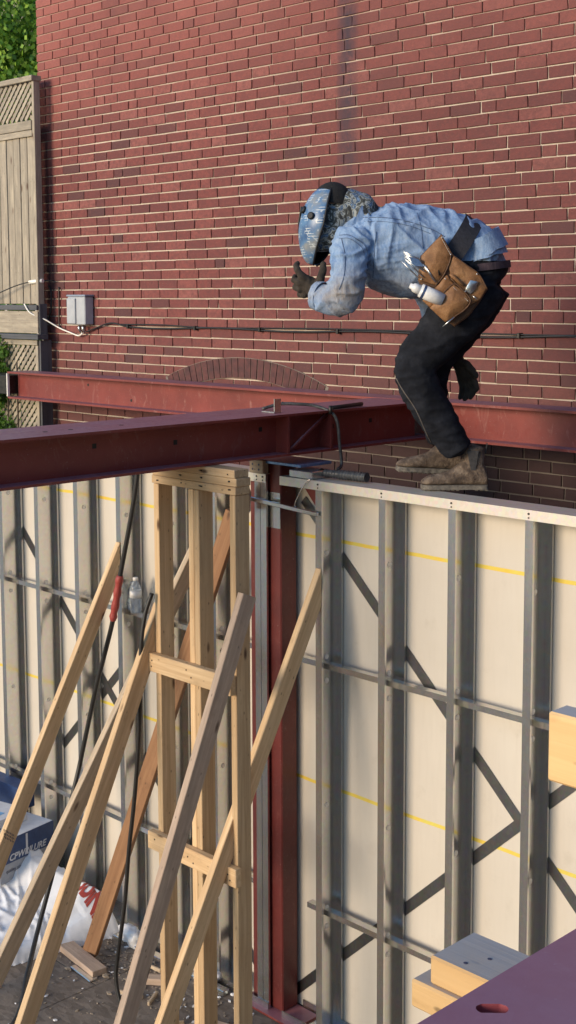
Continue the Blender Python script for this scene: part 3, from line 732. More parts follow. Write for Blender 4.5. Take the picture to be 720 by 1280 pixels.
# ------------------------------------------------------------------ lumber
def stick(name, a, b, w, t, mat, label=None, cat=None, group=None, side=Vector((0, 0, 1)), parent=None, ends=None):
    """board from a to b (centre line), w wide along `side`, t thick; local X = length"""
    a = Vector(a); b = Vector(b); x = (b-a).normalized(); L = (b-a).length
    z = (side - x*side.dot(x)).normalized(); y = z.cross(x)
    mw = Matrix(((x.x, y.x, z.x, 0), (x.y, y.y, z.y, 0), (x.z, y.z, z.z, 0), (0, 0, 0, 1))); mw.translation = (a+b)/2
    bm = bmesh.new(); box(bm, (-L/2, -t/2, -w/2), (L/2, t/2, w/2), .0028); o = mobj(name, bm, mat, parent, mw)
    if label: tag(o, label, cat, group)
    return o
def brace(name, x0, Tp, Fp, mat, label, cut='plumb', wd=.089, th=.038, z_floor=0.0015):
    """prism leaning in a YZ plane: upper edge from Tp=(y,z) to Fp=(y,z); local X along its length"""
    Tv, Fv = Vector((x0, Tp[0], Tp[1])), Vector((x0, Fp[0], Fp[1])); d = (Fv-Tv).normalized()
    n = Vector((0, -d.z, d.y))      # pointing down/inward (+Y side)
    if n.y < 0: n = -n
    Fv = Tv + d*((z_floor-Tv.z)/d.z)
    F2 = Tv + n*wd; F2 = F2 + d*((z_floor-F2.z)/d.z)
    if cut == 'plumb': T2 = Tv + n*wd; T2 = T2 + d*((Tv.y-T2.y)/d.y)
    else: T2 = Tv + n*wd
    y = Vector((1, 0, 0)); X = d; Z = X.cross(y)
    mw = Matrix(((X.x, y.x, Z.x, 0), (X.y, y.y, Z.y, 0), (X.z, y.z, Z.z, 0), (0, 0, 0, 1))); mw.translation = (Tv+Fv)/2; inv = mw.inverted()
    bm = bmesh.new(); prism(bm, [inv @ p for p in (Tv, Fv, F2, T2)], (0, th, 0)); bmesh.ops.recalc_face_normals(bm, faces=bm.faces)
    bmesh.ops.bevel(bm, geom=[e for e in bm.edges if abs((e.verts[0].co-e.verts[1].co).normalized().x) > .9], offset=.003, segments=1, affect='EDGES')
    o = mobj(name, bm, mat, None, mw); tag(o, label, 'timber brace', 'timber braces leaning on the wall'); return o
brace('timber_brace', -1.589, (-.004, 2.325), (-.809, .844), 'wood', 'leftmost light timber brace leaning on the left studs, stamped near its lower half')
brace('timber_brace', -.551, (-.56, 2.24), (-1.43, .36), 'wood', 'golden timber brace fixed to the left post of the frame, crossing a paler one')
brace('timber_brace', -.907, (-.004, 2.437), (-1.247, .61), 'wood_pale', 'pale timber brace passing behind the posts and down to the left edge')
brace('timber_brace', .0745, (-.575, 2.392), (-1.30, .66), 'wood_grey', 'greyish weathered timber brace with square top on the right post', cut='square')
brace('timber_brace', .005, (-.004, 2.407), (-1.035, .50), 'wood', 'golden timber brace crossing in front of the column to the right wall')
ft = px_on(113, 1190, 2, .03); tp = px_on(293, 640, 1, -.035)
stick('timber_brace', ft, tp, .089, .038, 'wood_brown', 'dark brown timber brace slanting behind the posts of the frame', 'timber brace', 'timber braces leaning on the wall', side=Vector((0, 0, 1)))
lb = [o for o in COL.objects if o.get('label', '').startswith('leftmost light')][0]
bm = bmesh.new(); q = random.Random(2); xf = -1.589+.0383
for k in range(7):
    for j in range(3):
        a_ = px_on(4.5+k*2.0, 1036+k*1.1+j*4.2, 0, xf); b_ = px_on(4.5+k*2.0+.2, 1036+k*1.1+j*4.2+q.uniform(1.8, 3.4), 0, xf); c_ = px_on(4.5+k*2.0+1.1, 1036.6+k*1.1+j*4.2, 0, xf)
        bm.faces.new([bm.verts.new(v) for v in (a_, b_, b_+(c_-a_), c_)])
mobj('grade_stamp', bm, 'ink', lb)
frame = empty('timber_shoring_frame', (-.22, -.58, 0), 'light timber shoring frame of posts under the dark red beam', 'timber frame')
HY = -.585
def post(x, w=.038, mat='wood', y0=HY+.001, y1=HY+.089, z1=2.8295):
    stick('post', (x+w/2, (y0+y1)/2, .0015), (x+w/2, (y0+y1)/2, z1), y1-y0, w, mat, side=Vector((0, 1, 0)), parent=frame)
post(-.510); post(-.254, .037); post(-.2155, .037); post(.033, mat='wood')
for k in range(3):
    z = 2.831 + .038*k
    dx = (0, .004, -.004)[k]; dy = (0, .002, -.002)[k]
    stick('header_plank', (-.522+dx, HY+.0445+dy, z+.0188), (.0745+dx, HY+.0445+dy, z+.0188), .089, .0372, 'wood', side=Vector((0, 1, 0)), parent=frame)
def rail(x0, x1, z, nm='cross_rail'):
    stick(nm, (x0, HY-.0195, z), (x1, HY-.0195, z), .089, .037, 'wood', side=Vector((0, 0, 1)), parent=frame)
rail(-.525, .071, 1.963); rail(-.545, .10, 1.066)
q = random.Random(21)
for x_, z_ in ((-.49, 1.975), (-.495, 1.945), (-.235, 1.98), (-.20, 1.95), (.045, 1.97), (.05, 1.94), (-.49, 1.08), (-.24, 1.07), (-.2, 1.05), (.045, 1.075), (.06, 1.05)):
    bm = bmesh.new(); tube(bm, [(x_, HY-.038, z_), (x_, HY-.0395, z_)], .0042, 8); mobj('nail_head', bm, 'steel_dark', frame)
for x_ in (-.48, -.30, -.15, .03):
    for k_ in range(3):
        bm = bmesh.new(); zz_ = 2.85+.038*k_+q.uniform(-.004, .004); tube(bm, [(x_+q.uniform(-.03, .03), HY+.002, zz_), (x_, HY-.003, zz_)], .0035, 8); mobj('nail_head', bm, 'steel_dark', frame)
# near lumber at the right edge and bottom right
def near_board(name, x0, y0, zt, L, label, mat='wood_block', wz=.036, wy=.087):
    return stick(name, (x0, y0+wy/2, zt-wz/2), (x0+L, y0+wy/2, zt-wz/2), wy, wz, mat, label, 'lumber', side=Vector((0, 1, 0)))
M['wood_block'] = wood('new_spruce', (.74, .50, .24), (.62, .39, .17), kn=.6, top=(.42, .41, .42))
def onray(x, y, d):
    return CAM + FWD*d + RT*((x-PX)/FPX*d) - UP*((y-PY)/FPX*d)
p = onray(685, 889, 1.536); near_board('lumber_block', p.x, p.y, p.z, .9, 'large pale timber end entering at the right edge of the picture', wz=p.z-3.151, wy=.037)
p = onray(537, 1194, 1.60); near_board('lumber_board', p.x, p.y, p.z, .55, 'upper timber block with two nail holes beside the purple beam')
pz = p.z - .0365; p2 = onray(513, 1253, 1.62); near_board('lumber_board', p2.x, p2.y, pz, .6, 'lower timber block under another one beside the purple beam')
for xx, yy in ((582, 1204), (612, 1199)):
    q = onray(xx, yy, 1.60); dd = (p.z-CAM.z)/(q.z-CAM.z); q = CAM + (q-CAM)*dd
    bm = bmesh.new(); tube(bm, [(q.x, q.y, p.z-.001), (q.x, q.y, p.z+.0006)], .0028, 8); mobj('nail_hole', bm, 'ink', bpy.data.objects['lumber_board'])
bm = bmesh.new(); box(bm, (3.86, p2.y-.02, .001), (3.98, p2.y+.10, pz-.0365)); mobj('shore_post', bm, 'wood', nb)

# floor debris
stick('timber_offcut', (-1.68, -.36, .021), (-1.26, -.41, .021), .089, .038, 'wood_grey', 'short timber offcut lying flat on the deck left of the posts', 'offcut', side=Vector((0, 1, 0)))
stick('metal_offcut', (-1.45, -.455, .006), (-1.24, -.475, .006), .035, .008, 'galv', 'small shiny metal strip lying beside the timber offcut', 'metal strip', side=Vector((0, 1, 0)))
stick('timber_scrap', (-1.03, -.27, .02), (-.90, -.17, .02), .06, .036, 'wood_grey', 'small broken wood scrap on the floor behind the grey brace', 'offcut', side=Vector((1, 0, 0)))
stick('timber_cleat', (-.515, -.86, .021), (-.30, -.74, .021), .089, .038, 'wood', 'short timber cleat lying at the foot of the left post', 'offcut', side=Vector((0, 1, 0)))
stick('plank_scrap', (-.42, -.33, .02), (-.14, -.24, .02), .089, .036, 'wood_grey', 'flat timber scrap on the floor between the middle and right posts', 'offcut', side=Vector((0, 1, 0)))
stick('metal_stud_offcut', (-1.55, -.085, .016), (-.62, -.05, .016), .045, .03, 'galv', 'long pale metal stud offcut lying along the foot of the wall', 'metal strip', side=Vector((0, 1, 0)))
def crumple(name, c, r, mat, label, cat, seed, flat=.5):
    bm = bmesh.new(); bmesh.ops.create_icosphere(bm, subdivisions=3, radius=1); q = Vector((seed*7.1, seed*3.3, 0))
    for v in bm.verts:
        n = noise.noise(v.co*1.8+q)*.5 + noise.noise(v.co*4+q)*.25; v.co *= (1+n); v.co = Vector((v.co.x*r[0], v.co.y*r[1], max(v.co.z, -.6)*r[2]))
    o = mobj(name, bm, mat, None, T(*c), True); return tag(o, label, cat)
crumple('plastic_scrap', (-.80, -.03, .04), (.09, .05, .05), 'bag', 'crumpled white plastic scrap at the foot of the wall by the posts', 'scrap', 2)
crumple('film_scrap', (-1.42, -.06, .05), (.10, .05, .06), 'bag', 'crumpled white film near the foot of the brown brace', 'scrap', 5)
crumple('foam_scrap', (-.44, -.06, 2.70), (.03, .03, .10), 'wood_grey', 'torn grey scrap wedged between the shoring header and the column', 'scrap', 9)
bm = bmesh.new(); q = random.Random(4)
for _ in range(900):
    x, y = q.uniform(-2.0, 1.2), q.uniform(-1.6, -.0)
    if q.random() < .5: x, y = q.gauss(-1.2, .35), q.gauss(-.22, .12)
    if y > -.01: continue
    s = q.uniform(.003, .011)*(1 if q.random() < .93 else 1.9); a = q.random()*3.14; h = s*.5
    ca, sa = math.cos(a)*s, math.sin(a)*s
    prism(bm, [(x-ca, y-sa, .0012), (x+sa*.6, y-ca*.6, .0012), (x+ca, y+sa, .0012), (x-sa*.5, y+ca*.5, .0012)], (q.uniform(-.2, .2)*s, 0, h))
bmesh.ops.recalc_face_normals(bm, faces=bm.faces)
tag(mobj('wood_chips', bm, 'gravel'), 'pale wood chips and crumbs scattered on the dirty deck', 'debris', kind='stuff')

bm = bmesh.new(); q = random.Random(14)
for _ in range(120):
    x, y = q.uniform(-1.6, .2), q.uniform(-.35, -.01)
    if q.random() < .35: x, y = q.uniform(-1.6, -.4), q.uniform(-1.1, -.3)
    s_ = q.uniform(.004, .016); a = q.random()*3.14; ca, sa = math.cos(a)*s_, math.sin(a)*s_
    prism(bm, [(x-ca, y-sa, .0014), (x+sa*.5, y-ca*.5, .0014), (x+ca, y+sa, .0014), (x-sa*.6, y+ca*.6, .0014)], (0, q.uniform(-.3, .3)*s_, s_*.6))
bmesh.ops.recalc_face_normals(bm, faces=bm.faces)
tag(mobj('foam_crumbs', bm, 'bag'), 'white foam crumbs scattered along the foot of the wall', 'debris', kind='stuff')
for k_, (x_, y_, L_, a_) in enumerate(((-.98, -.42, .16, .4), (-.86, -.36, .12, 2.1), (-1.15, -.16, .2, .1), (-.60, -.45, .14, 1.0))):
    d_ = Vector((math.cos(a_), math.sin(a_), 0))*L_/2; c_ = Vector((x_, y_, .012))
    stick('wood_splinter', c_-d_, c_+d_, .022, .014, 'wood_pale', ('thin pale splinter of wood nearest the brown brace', 'short wood splinter lying beside the thin black cable', 'long wood splinter lying close to the wall foot', 'small wood splinter between the left and middle posts')[k_], 'splinter', 'wood splinters on the deck', side=Vector((0, 0, 1)))
# end block on the double stud
bm = bmesh.new(); box(bm, (-.445, -.02, 2.8335), (-.345, .02, 2.90), .003); eb2 = mobj('wood_block', bm, 'wood_pale'); tag(eb2, 'small brown wood block with four nail holes on top of the double stud', 'wood block')
for dx in (.025, .07):
    for dz in (.02, .045):
        bm = bmesh.new(); tube(bm, [(-.445+dx, -.0202, 2.8335+dz), (-.445+dx, -.021, 2.8335+dz)], .006, 8); mobj('nail_hole', bm, 'ink', eb2)
# thin metal spacer bar in front of the column
stick('spacer_bar', (-.46, -.012, 2.70), (.03, -.012, 2.672), .022, .012, 'galv', 'thin pale metal bar spanning from the double stud past the column', 'metal bar', side=Vector((0, 0, 1)))

# ------------------------------------------------------------------ boxes and sack
def carton(name, c, dims, rot, label, parts=()):
    e = empty(name, c, label, 'carton', 'cartons stacked against the stud wall'); e.rotation_euler = (0, 0, rot); mw = T(*c) @ Matrix.Rotation(rot, 4, 'Z')
    return e, mw
# the big carton: local +X face carries the print, local Y runs along it
BT = .48
c, mw = carton('carton', (-2.40, -.26, BT-.26), None, R(10), 'big navy and grey carton, lowest of the pile behind the leftmost brace')
bm = bmesh.new(); box(bm, (-.17, -.22, 0), (.17, .22, .26), .003); mobj('body', bm, 'box_grey', c, mw)
bm = bmesh.new(); box(bm, (.1702, -.222, .115), (.1715, .222, .262)); mobj('navy_panel', bm, 'box_blue', c, mw)
bm = bmesh.new(); box(bm, (-.168, -.218, .2605), (.166, .218, .2625)); mobj('lid', bm, 'box_white', c, mw)
bm = bmesh.new(); box(bm, (-.1, -.19, .2628), (.1, .0, .2638)); mobj('lid_print', bm, 'box_sky', c, mw)
bm = bmesh.new(); box(bm, (.1718, -.01, .125), (.1725, .006, .255)); mobj('white_stripe', bm, 'box_white', c, mw)
FM = Matrix(((0, 0, 1, 0), (1, 0, 0, 0), (0, 1, 0, 0), (0, 0, 0, 1)))
mobj('lettering', text_bm('CPWRILURE', .055, .0006, 1.0, .3, .0012), 'box_white', c, mw @ T(.173, .0, .128) @ FM)
mobj('small_lettering', text_bm('quality steel', .030, .0004), 'ink', c, mw @ T(.1712, -.1, .06) @ FM)
c, mw = carton('carton', (-2.50, -.33, BT+.004), None, R(14), 'small white carton lying on the big navy carton')
bm = bmesh.new(); box(bm, (-.12, -.15, 0), (.16, .17, .075), .002); mobj('body', bm, 'box_white', c, mw)
bm = bmesh.new(); box(bm, (-.10, -.14, .0753), (.10, .04, .0765)); mobj('blue_print', bm, 'box_sky', c, mw)
for k in range(3):
    bm = bmesh.new(); box(bm, (.1602, -.12+.09*k, .02+.01*k), (.161, -.06+.09*k, .028+.01*k)); mobj('printed_line', bm, 'ink', c, mw)
c, mw = carton('carton', (-2.78, -.33, BT+.08), None, R(20), 'small white and blue carton standing on the pile at the left edge')
bm = bmesh.new(); box(bm, (-.1, -.1, 0), (.1, .1, .13), .002); mobj('body', bm, 'box_white', c, mw)
bm = bmesh.new(); box(bm, (.1002, -.08, .015), (.1012, .08, .08)); mobj('blue_print', bm, 'box_sky', c, mw)
c, mw = carton('carton', (-2.72, -.02, BT+.0), None, R(4), 'dark navy carton behind the small ones against the studs')
bm = bmesh.new(); box(bm, (-.2, -.06, 0), (.17, .05, .14), .002); mobj('body', bm, 'box_blue', c, mw)
c, mw = carton('carton', (-2.55, -.3, .002), None, R(6), 'plain grey carton under the pile, mostly covered by the white sack')
bm = bmesh.new(); box(bm, (-.35, -.25, 0), (.28, .24, .215), .003); mobj('body', bm, 'box_grey', c, mw)

# the white film sack: closed lump with folds
def sack_h(x, y):
    # footprint edge towards +X / -Y
    ex = -1.56 - .22*max(0, -(y+.05)) - x             # distance inside from the right edge
    ey = y + 1.02 + .10*math.sin(x*3); ew = -.035 - y
    e = min(ex, ey, ew*3.0)
    if e <= 0: return 0
    h = .085*min(1, (1-(1-min(1, e/.085))**2)**.5 if e < .085 else 1)
    rise = max(0, min(1, (e-.10)/.62)); back = max(0, min(1, (y+.85)/.8))
    h += .20*rise**.8*back + (.15*max(0, min(1, (y+.35)/.3)) if ex > .02 else 0)*min(1, ex/.12)*max(0, min(1, ew/.03))
    p = Vector((x*3.0, y*3.0, 0)); f = noise.noise(Vector((x*2.2+y*5, y*2-x*4, 1.7)))
    f2 = noise.noise(Vector((x*7-y*3, y*4+x*6, 4.7)))
    g1 = noise.noise(Vector((x*5+y*9, y*3-x*2, 2.2))); g2 = noise.noise(Vector((x*4-y*6, y*7+x*3, 8.8))); g3 = noise.noise(Vector((x*14+y*3, y*11, 5.5)))
    rg = lambda v_, k_: max(0, 1-abs(v_)*k_)**1.3
    h += (.016*noise.noise(p*1.1) + .020*rg(g1, 4.5) + .016*rg(g2, 5) + .008*rg(g3, 4) + .006*rg(f2, 5) - .016)*min(1, e/.06)*(.12 if (x > -2.02 and y > -.34) else .85)
    h += -.03*math.exp(-((ex-.13)/.035)**2)*min(1, e/.06)*(1 if y < -.2 else .2)
    h += .10*max(0, min(1, (-1.98-x)/.3))*min(1, e/.3)*back
    return max(h, .002)
bm = bmesh.new(); nx, ny = 190, 130; X0, X1, YA, YB = -3.3, -1.35, -1.25, -.03; grid = []
for i in range(nx+1):
    row = []
    for j in range(ny+1):
        x = X0+(X1-X0)*i/nx; y = YA+(YB-YA)*j/ny; row.append(bm.verts.new((x, y, sack_h(x, y)+.001)))
    grid.append(row)
for i in range(nx):
    for j in range(ny):
        vs = (grid[i][j], grid[i+1][j], grid[i+1][j+1], grid[i][j+1])
        if max(v.co.z for v in vs) > .0012: bm.faces.new(vs).smooth = True
bmesh.ops.delete(bm, geom=[v for v in bm.verts if not v.link_faces], context='VERTS')
sack = mobj('plastic_sack', bm, 'bag', None, None, True); tag(sack, 'big white plastic sack with red lettering, slumped below the cartons', 'sack')
tb = text_bm('NUDINI', .12, .0, .98, 0, .006)
bmesh.ops.subdivide_edges(tb, edges=[e for e in tb.edges if e.calc_length() > .02], cuts=2)
bmesh.ops.triangulate(tb, faces=tb.faces)
for v in tb.verts:
    x = -1.77 + v.co.x*.66; y = -.165 + v.co.y*1.25 - .05*(v.co.x); v.co = Vector((x, y, sack_h(x, y)+.006))
mobj('red_lettering', tb, 'red_print', sack)

# ------------------------------------------------------------------ cables among the timbers, bottle
wc = cable('welding_cable', [(-1.24, -.10, 2.96), (-1.253, -.10, 2.767), (-1.308, -.1, 2.541), (-1.418, -.1, 2.19), (-1.459, -.1, 2.047), (-1.508, -.1, 1.878), (-1.60, -.1, 1.65), (-1.673, -.1, 1.472), (-1.811, -.1, 1.081), (-1.84, -.13, .90), (-1.80, -.3, .5), (-1.72, -.50, .14), (-1.50, -.72, .04), (-1.20, -.98, .02), (-1.0, -1.3, .012), (-.9, -1.7, .012)], .0135, 'rubber', 'black welding cable with red taped joint hanging left of the bottle')
bm = bmesh.new(); tube(bm, curve_pts([(-1.425, -.1, 2.17), (-1.445, -.1, 2.10), (-1.465, -.1, 2.02), (-1.49, -.1, 1.94), (-1.50, -.1, 1.90)], 5), [.017]+[.021+.0025*math.sin(i*1.3) for i in range(19)]+[.017], 12); mobj('red_joint', bm, 'red_tape', wc)
cable('power_cable', [(-.50, -.61, 2.30), (-.515, -.64, 2.20), (-.525, -.66, 2.05), (-.535, -.66, 1.83), (-.56, -.66, 1.54), (-.60, -.66, 1.25), (-.65, -.66, .98), (-.69, -.66, .70), (-.755, -.66, .40), (-.76, -.67, .27), (-.70, -.68, .14), (-.62, -.69, .05), (-.5, -.75, .013), (-.2, -1.1, .012)], .0105, 'rubber', 'thin black power cable hanging down between the left post and grey brace')
bot = empty('water_bottle', (-1.475, .03, 1.925), 'clear plastic water bottle standing on the metal bridging channel', 'bottle'); mwb = T(-1.475, .045, 1.925)
bm = bmesh.new(); lathe(bm, [(.024, 0), (.032, .004), (.033, .03), (.031, .036), (.033, .042), (.033, .072), (.031, .078), (.033, .084), (.033, .135), (.028, .155), (.014, .178), (.0125, .188)], 20); mobj('body', bm, 'pet', bot, mwb)
bm = bmesh.new(); lathe(bm, [(.0338, .088), (.0338, .128)], 20); mobj('wrapper', bm, 'white_paint', bot, mwb)
bm = bmesh.new(); lathe(bm, [(.015, .186), (.0155, .2), (.014, .204)], 16); mobj('cap', bm, 'white_paint', bot, mwb)
bm = bmesh.new(); lathe(bm, [(.022, 0), (.029, .004), (.029, .09), (.024, .12), (.012, .14), (.012, .15)], 16); b2 = mobj('water_bottle', bm, 'pet', None, T(-1.545, .075, 1.925)); tag(b2, 'smaller half-hidden clear bottle behind the labelled water bottle', 'bottle')
bm = bmesh.new(); lathe(bm, [(.013, .149), (.013, .164)], 16); mobj('cap', bm, 'meter', b2, T(-1.545, .075, 1.925))

# ------------------------------------------------------------------ tools on the beam and track
BT_ = BZ+BH
clip = empty('angle_clip', tuple(px_on(342, 516, 2, BT_)), 'small shiny steel angle clip standing on the dark red beam', 'bracket'); cc = px_on(342, 516, 2, BT_)
bm = bmesh.new(); box(bm, (cc.x-.06, cc.y-.025, BT_+.001), (cc.x+.03, cc.y+.025, BT_+.007), .001); mobj('foot', bm, 'bright_metal', clip)
bm = bmesh.new(); box(bm, (cc.x+.024, cc.y-.022, BT_+.007), (cc.x+.030, cc.y+.022, BT_+.07), .001); mobj('upright', bm, 'bright_metal', clip)
hp = [px_on(328, 511, 2, BT_+.008), px_on(350, 505, 2, BT_+.03), px_on(372, 505, 2, BT_+.03)]
e1 = Vector((-.10, .22, 0))
hp += [Vector((-.20, .20, BT_+.02)), Vector((-.125, .24, BT_-.01)), Vector((-.10, .26, BT_-.06)), Vector((-.095, .27, BT_-.16)), Vector((-.09, .28, BT_-.27)), Vector((-.06, .22, 2.86))]
cable('black_hose', hp, .0085, 'hose_wear', 'black hose arching over the beam and down beside the column', 'hose')
a, b = px_on(413, 510, 2, BT_+.012), px_on(452, 505, 2, BT_+.012)
bm = bmesh.new(); tube(bm, [a, a.lerp(b, .5), b], .011, 10); rod = mobj('torch_handle', bm, 'rubber'); tag(rod, 'short black torch handle lying on top of the dark red beam', 'tool')
bm = bmesh.new(); tube(bm, [a-Vector((0, 0, .03)), a+Vector((0, 0, .012))], .009, 8); mobj('bracket', bm, 'steel_dark', rod)
# ribbed black grip / coiled spring lying on the track
a, b = Vector((-.02, .085, ZTOP+.028)), Vector((.235, .11, ZTOP+.028))
bm = bmesh.new(); pts, rr = [], []
for i in range(60):
    t = i/59; pts.append(a.lerp(b, t)); rr.append(.017 + .007*(1 if (i//2) % 2 else 0)*(1 if t > .35 else .4))
tube(bm, pts, rr, 12); grip = mobj('ribbed_grip', bm, 'hose_wear'); tag(grip, 'black ribbed tool grip lying on the top track near the column', 'tool')
bm = bmesh.new(); q = [Vector((-.03, .075, ZTOP+.026)) + Vector((0.004*0, math.cos(k*math.pi/6)*.02, math.sin(k*math.pi/6)*.02)) for k in range(13)]; tube(bm, q, .0065, 6, cap=False); mobj('ring', bm, 'steel_dark', grip)
cable('tie_wire', [(-.03, -.003, 2.84), (-.06, -.02, 2.80), (-.10, -.02, 2.745), (-.13, -.01, 2.70), (-.12, 0, 2.685)], .003, 'galv', 'thin wire hanging from the end of the top track', 'wire')

# ================================================================== THE WORKER
O = Vector((.640, .20, ZTOP)); D0 = (O-CAM).dot(FH)
def Wp(px, py, w=0.0):
    r = FWD*FPX + RT*(px-PX) - UP*(py-PY); return CAM + r*((D0+w)/r.dot(FH))
U = Vector((RT.x, RT.y, 0)).normalized(); ZZ = Vector((0, 0, 1))
person = empty('person', tuple(O), 'worker in welding helmet, denim shirt and black jeans bending over on the stud wall', 'person')
def catmull(vals, n):
    out = []; V = [2*vals[0]-vals[1]] + list(vals) + [2*vals[-1]-vals[-2]]
    for i in range(1, len(V)-2):
        for k in range(n):
            t = k/n; a, b, c, d = V[i-1:i+3]; out.append(.5*((2*b)+(c-a)*t+(2*a-5*b+4*c-d)*t*t+(3*b-a-3*c+d)*t**3))
    out.append(V[-2]); return out
def loft(bm, secs, n=5, seg=20, cap=True, sq=2.0):
    """secs: (centre, r_inplane, r_depth); rings perpendicular to the axis; depth axis = FH"""
    cs = [Vector(c) for c in catmull([np.array(s[0]) for s in secs], n)]; ra = catmull([s[1] for s in secs], n); rd = catmull([s[2] for s in secs], n); rings = []
    N = len(cs)
    for i in range(N):
        t = (cs[min(i+1, N-1)]-cs[max(i-1, 0)]).normalized(); d = (FH - t*FH.dot(t)).normalized(); a = t.cross(d)
        ring = []
        for k in range(seg):
            th = 2*math.pi*k/seg; c, s = math.cos(th), math.sin(th)
            e = 2.0/sq; c = math.copysign(abs(c)**e, c); s = math.copysign(abs(s)**e, s)
            ring.append(bm.verts.new(cs[i] + a*c*ra[i] + d*s*rd[i]))
        rings.append(ring)
    for i in range(N-1):
        for k in range(seg): bm.faces.new((rings[i][k], rings[i][(k+1) % seg], rings[i+1][(k+1) % seg], rings[i+1][k])).smooth = True
    if cap:
        for ring, c0, o in ((rings[0], cs[0], cs[0]-cs[1]), (rings[-1], cs[-1], cs[-1]-cs[-2])):
            c = bm.verts.new(c0 + o.normalized()*min((v.co-c0).length for v in ring)*.55)
            for k in range(seg): bm.faces.new((ring[k], ring[(k+1) % seg], c))
    return rings
PM = 1/284.
parts = {}
def part_loft(tagname, secs, n=5, sq=2.0):
    bm = bmesh.new(); loft(bm, [(Wp(*s[0]), s[1]*PM, s[2]) for s in secs], n, 24, True, sq)
    bmesh.ops.recalc_face_normals(bm, faces=bm.faces); parts.setdefault(tagname, []).append(bm)
# torso (shirt)
part_loft('shirt', [((436, 276, 0), 30, .085), ((450, 292, 0), 39, .165), ((470, 304, 0), 50, .195), ((500, 313, 0), 57, .20), ((530, 315, 0), 55, .19), ((562, 316, 0), 50, .178), ((592, 322, 0), 42, .178), ((614, 330, 0), 29, .16)], 5, 2.3)
# pelvis and thighs, legs
part_loft('jeans', [((578, 338, 0), 34, .165), ((598, 345, 0), 40, .18), ((606, 356, 0), 33, .17)])
part_loft('jeans', [((598, 350, -.085), 40, .105), ((575, 388, -.09), 37, .10), ((545, 425, -.085), 31, .088), ((520, 452, -.075), 27, .078), ((522, 478, -.07), 26.5, .075), ((540, 512, -.05), 25.5, .072), ((561, 545, -.03), 22, .068), ((572, 562, -.02), 20, .065)])
part_loft('jeans', [((602, 352, .085), 40, .10), ((585, 388, .09), 35, .095), ((560, 425, .10), 29, .085), ((540, 458, .11), 25, .075), ((538, 490, .12), 23, .07), ((545, 525, .125), 20, .065), ((550, 552, .13), 17, .06)])
# arms
part_loft('shirt', [((446, 296, -.135), 27, .075), ((438, 318, -.175), 24, .078), ((435, 345, -.20), 22, .075), ((431, 366, -.20), 24, .072), ((417, 375, -.165), 21, .066), ((402, 371, -.12), 18, .058), ((396, 369, -.10), 17, .056)])
part_loft('shirt', [((458, 300, .13), 25, .07), ((488, 330, .17), 18, .060), ((528, 366, .19), 14, .052), ((550, 412, .17), 12, .045), ((562, 436, .15), 11, .04)])
# neck and head
part_loft('skin', [((452, 282, 0), 22, .07), ((432, 273, 0), 20, .065), ((418, 270, 0), 19, .062)])
part_loft('skin', [((430, 244, 0), 16, .05), ((421, 254, 0), 29, .075), ((413, 270, 0), 31, .077), ((404, 288, 0), 26, .068), ((398, 303, 0), 15, .045)])
allbm = bmesh.new(); tagv = []
for tn, lst in parts.items():
    for b_ in lst:
        tmp = bpy.data.meshes.new('t'); b_.to_mesh(tmp); b_.free(); n0 = len(allbm.verts); allbm.from_mesh(tmp); bpy.data.meshes.remove(tmp)
        tagv += [tn]*(len(allbm.verts)-n0)
src = [v.co.copy() for v in allbm.verts] if not allbm.verts.ensure_lookup_table() else []
def voxel(bm, size, smooth_it=6, name='body'):
    me = bpy.data.meshes.new(name); bm.to_mesh(me); bm.free(); o = bpy.data.objects.new(name, me); COL.objects.link(o)
    m = o.modifiers.new('r', 'REMESH'); m.mode = 'VOXEL'; m.voxel_size = size
    s = o.modifiers.new('s', 'SMOOTH'); s.factor = .5; s.iterations = smooth_it
    dg = bpy.context.evaluated_depsgraph_get(); out = bpy.data.meshes.new_from_object(o.evaluated_get(dg)); bpy.data.objects.remove(o); return out
me = voxel(allbm, .0062, 9, 'body')
kd = kdtree.KDTree(len(src))
for i, c in enumerate(src): kd.insert(c, i)
kd.balance()
nv = len(me.vertices); tg = [None]*nv
P1, P2 = Wp(450, 292), Wp(600, 322); ax = (P2-P1).normalized()
for v in me.vertices:
    tg[v.index] = tagv[kd.find(v.co)[1]]
co_new = []
HEM = Wp(600, 327).z
for v in me.vertices:
    p = v.co; t = tg[v.index]; disp = 0
    if t == 'shirt':
        q = Vector((p.dot(ax)*9, p.dot(FH)*7, p.z*9))
        u_ = (p-O).dot(U); d_ = p.dot(FH); z_ = p.z
        def fold(gx, gz, a_, c_, off, k=3.0):
            al_ = u_*gx + z_*gz; ac_ = -u_*gz + z_*gx
            wq = noise.noise(Vector((u_*5+off, d_*5, z_*5)))*.35
            n_ = noise.noise(Vector((al_*a_, ac_*c_ + wq*3, d_*6+off)))
            return max(0, 1-abs(n_)*k)**1.6
        arm = u_ < -.36 and d_ < O.dot(FH)-.06
        if arm: disp = .011*fold(.95, .3, 6, 17, 2.1) + .008*fold(.5, -.85, 5, 15, 7.7)
        else: disp = .012*fold(.75, -.65, 2.6, 13, 4.4) + .010*fold(.25, -.97, 3, 14, 9.1) + .006*fold(.95, .2, 3, 20, 1.3)
        disp += .006*noise.noise(q*.9+Vector((9, 0, 0))) - .006
    elif t == 'jeans':
        w = Vector((p.x*6, p.y*6, p.z*21)); disp = .0045*max(0, 1-abs(noise.noise(w))*2.6)**1.5 - .003 + .002*(abs(noise.noise(w))*-2.2+.5) + .0018*(abs(noise.noise(w*1.9+Vector((4, 4, 4))))*-2+.4) + .001*noise.noise(p*25)
    co_new.append(p + v.normal*disp)
for v, c in zip(me.vertices, co_new): v.co = c
for mname in ('denim', 'jeans', 'skin'): me.materials.append(M[mname])
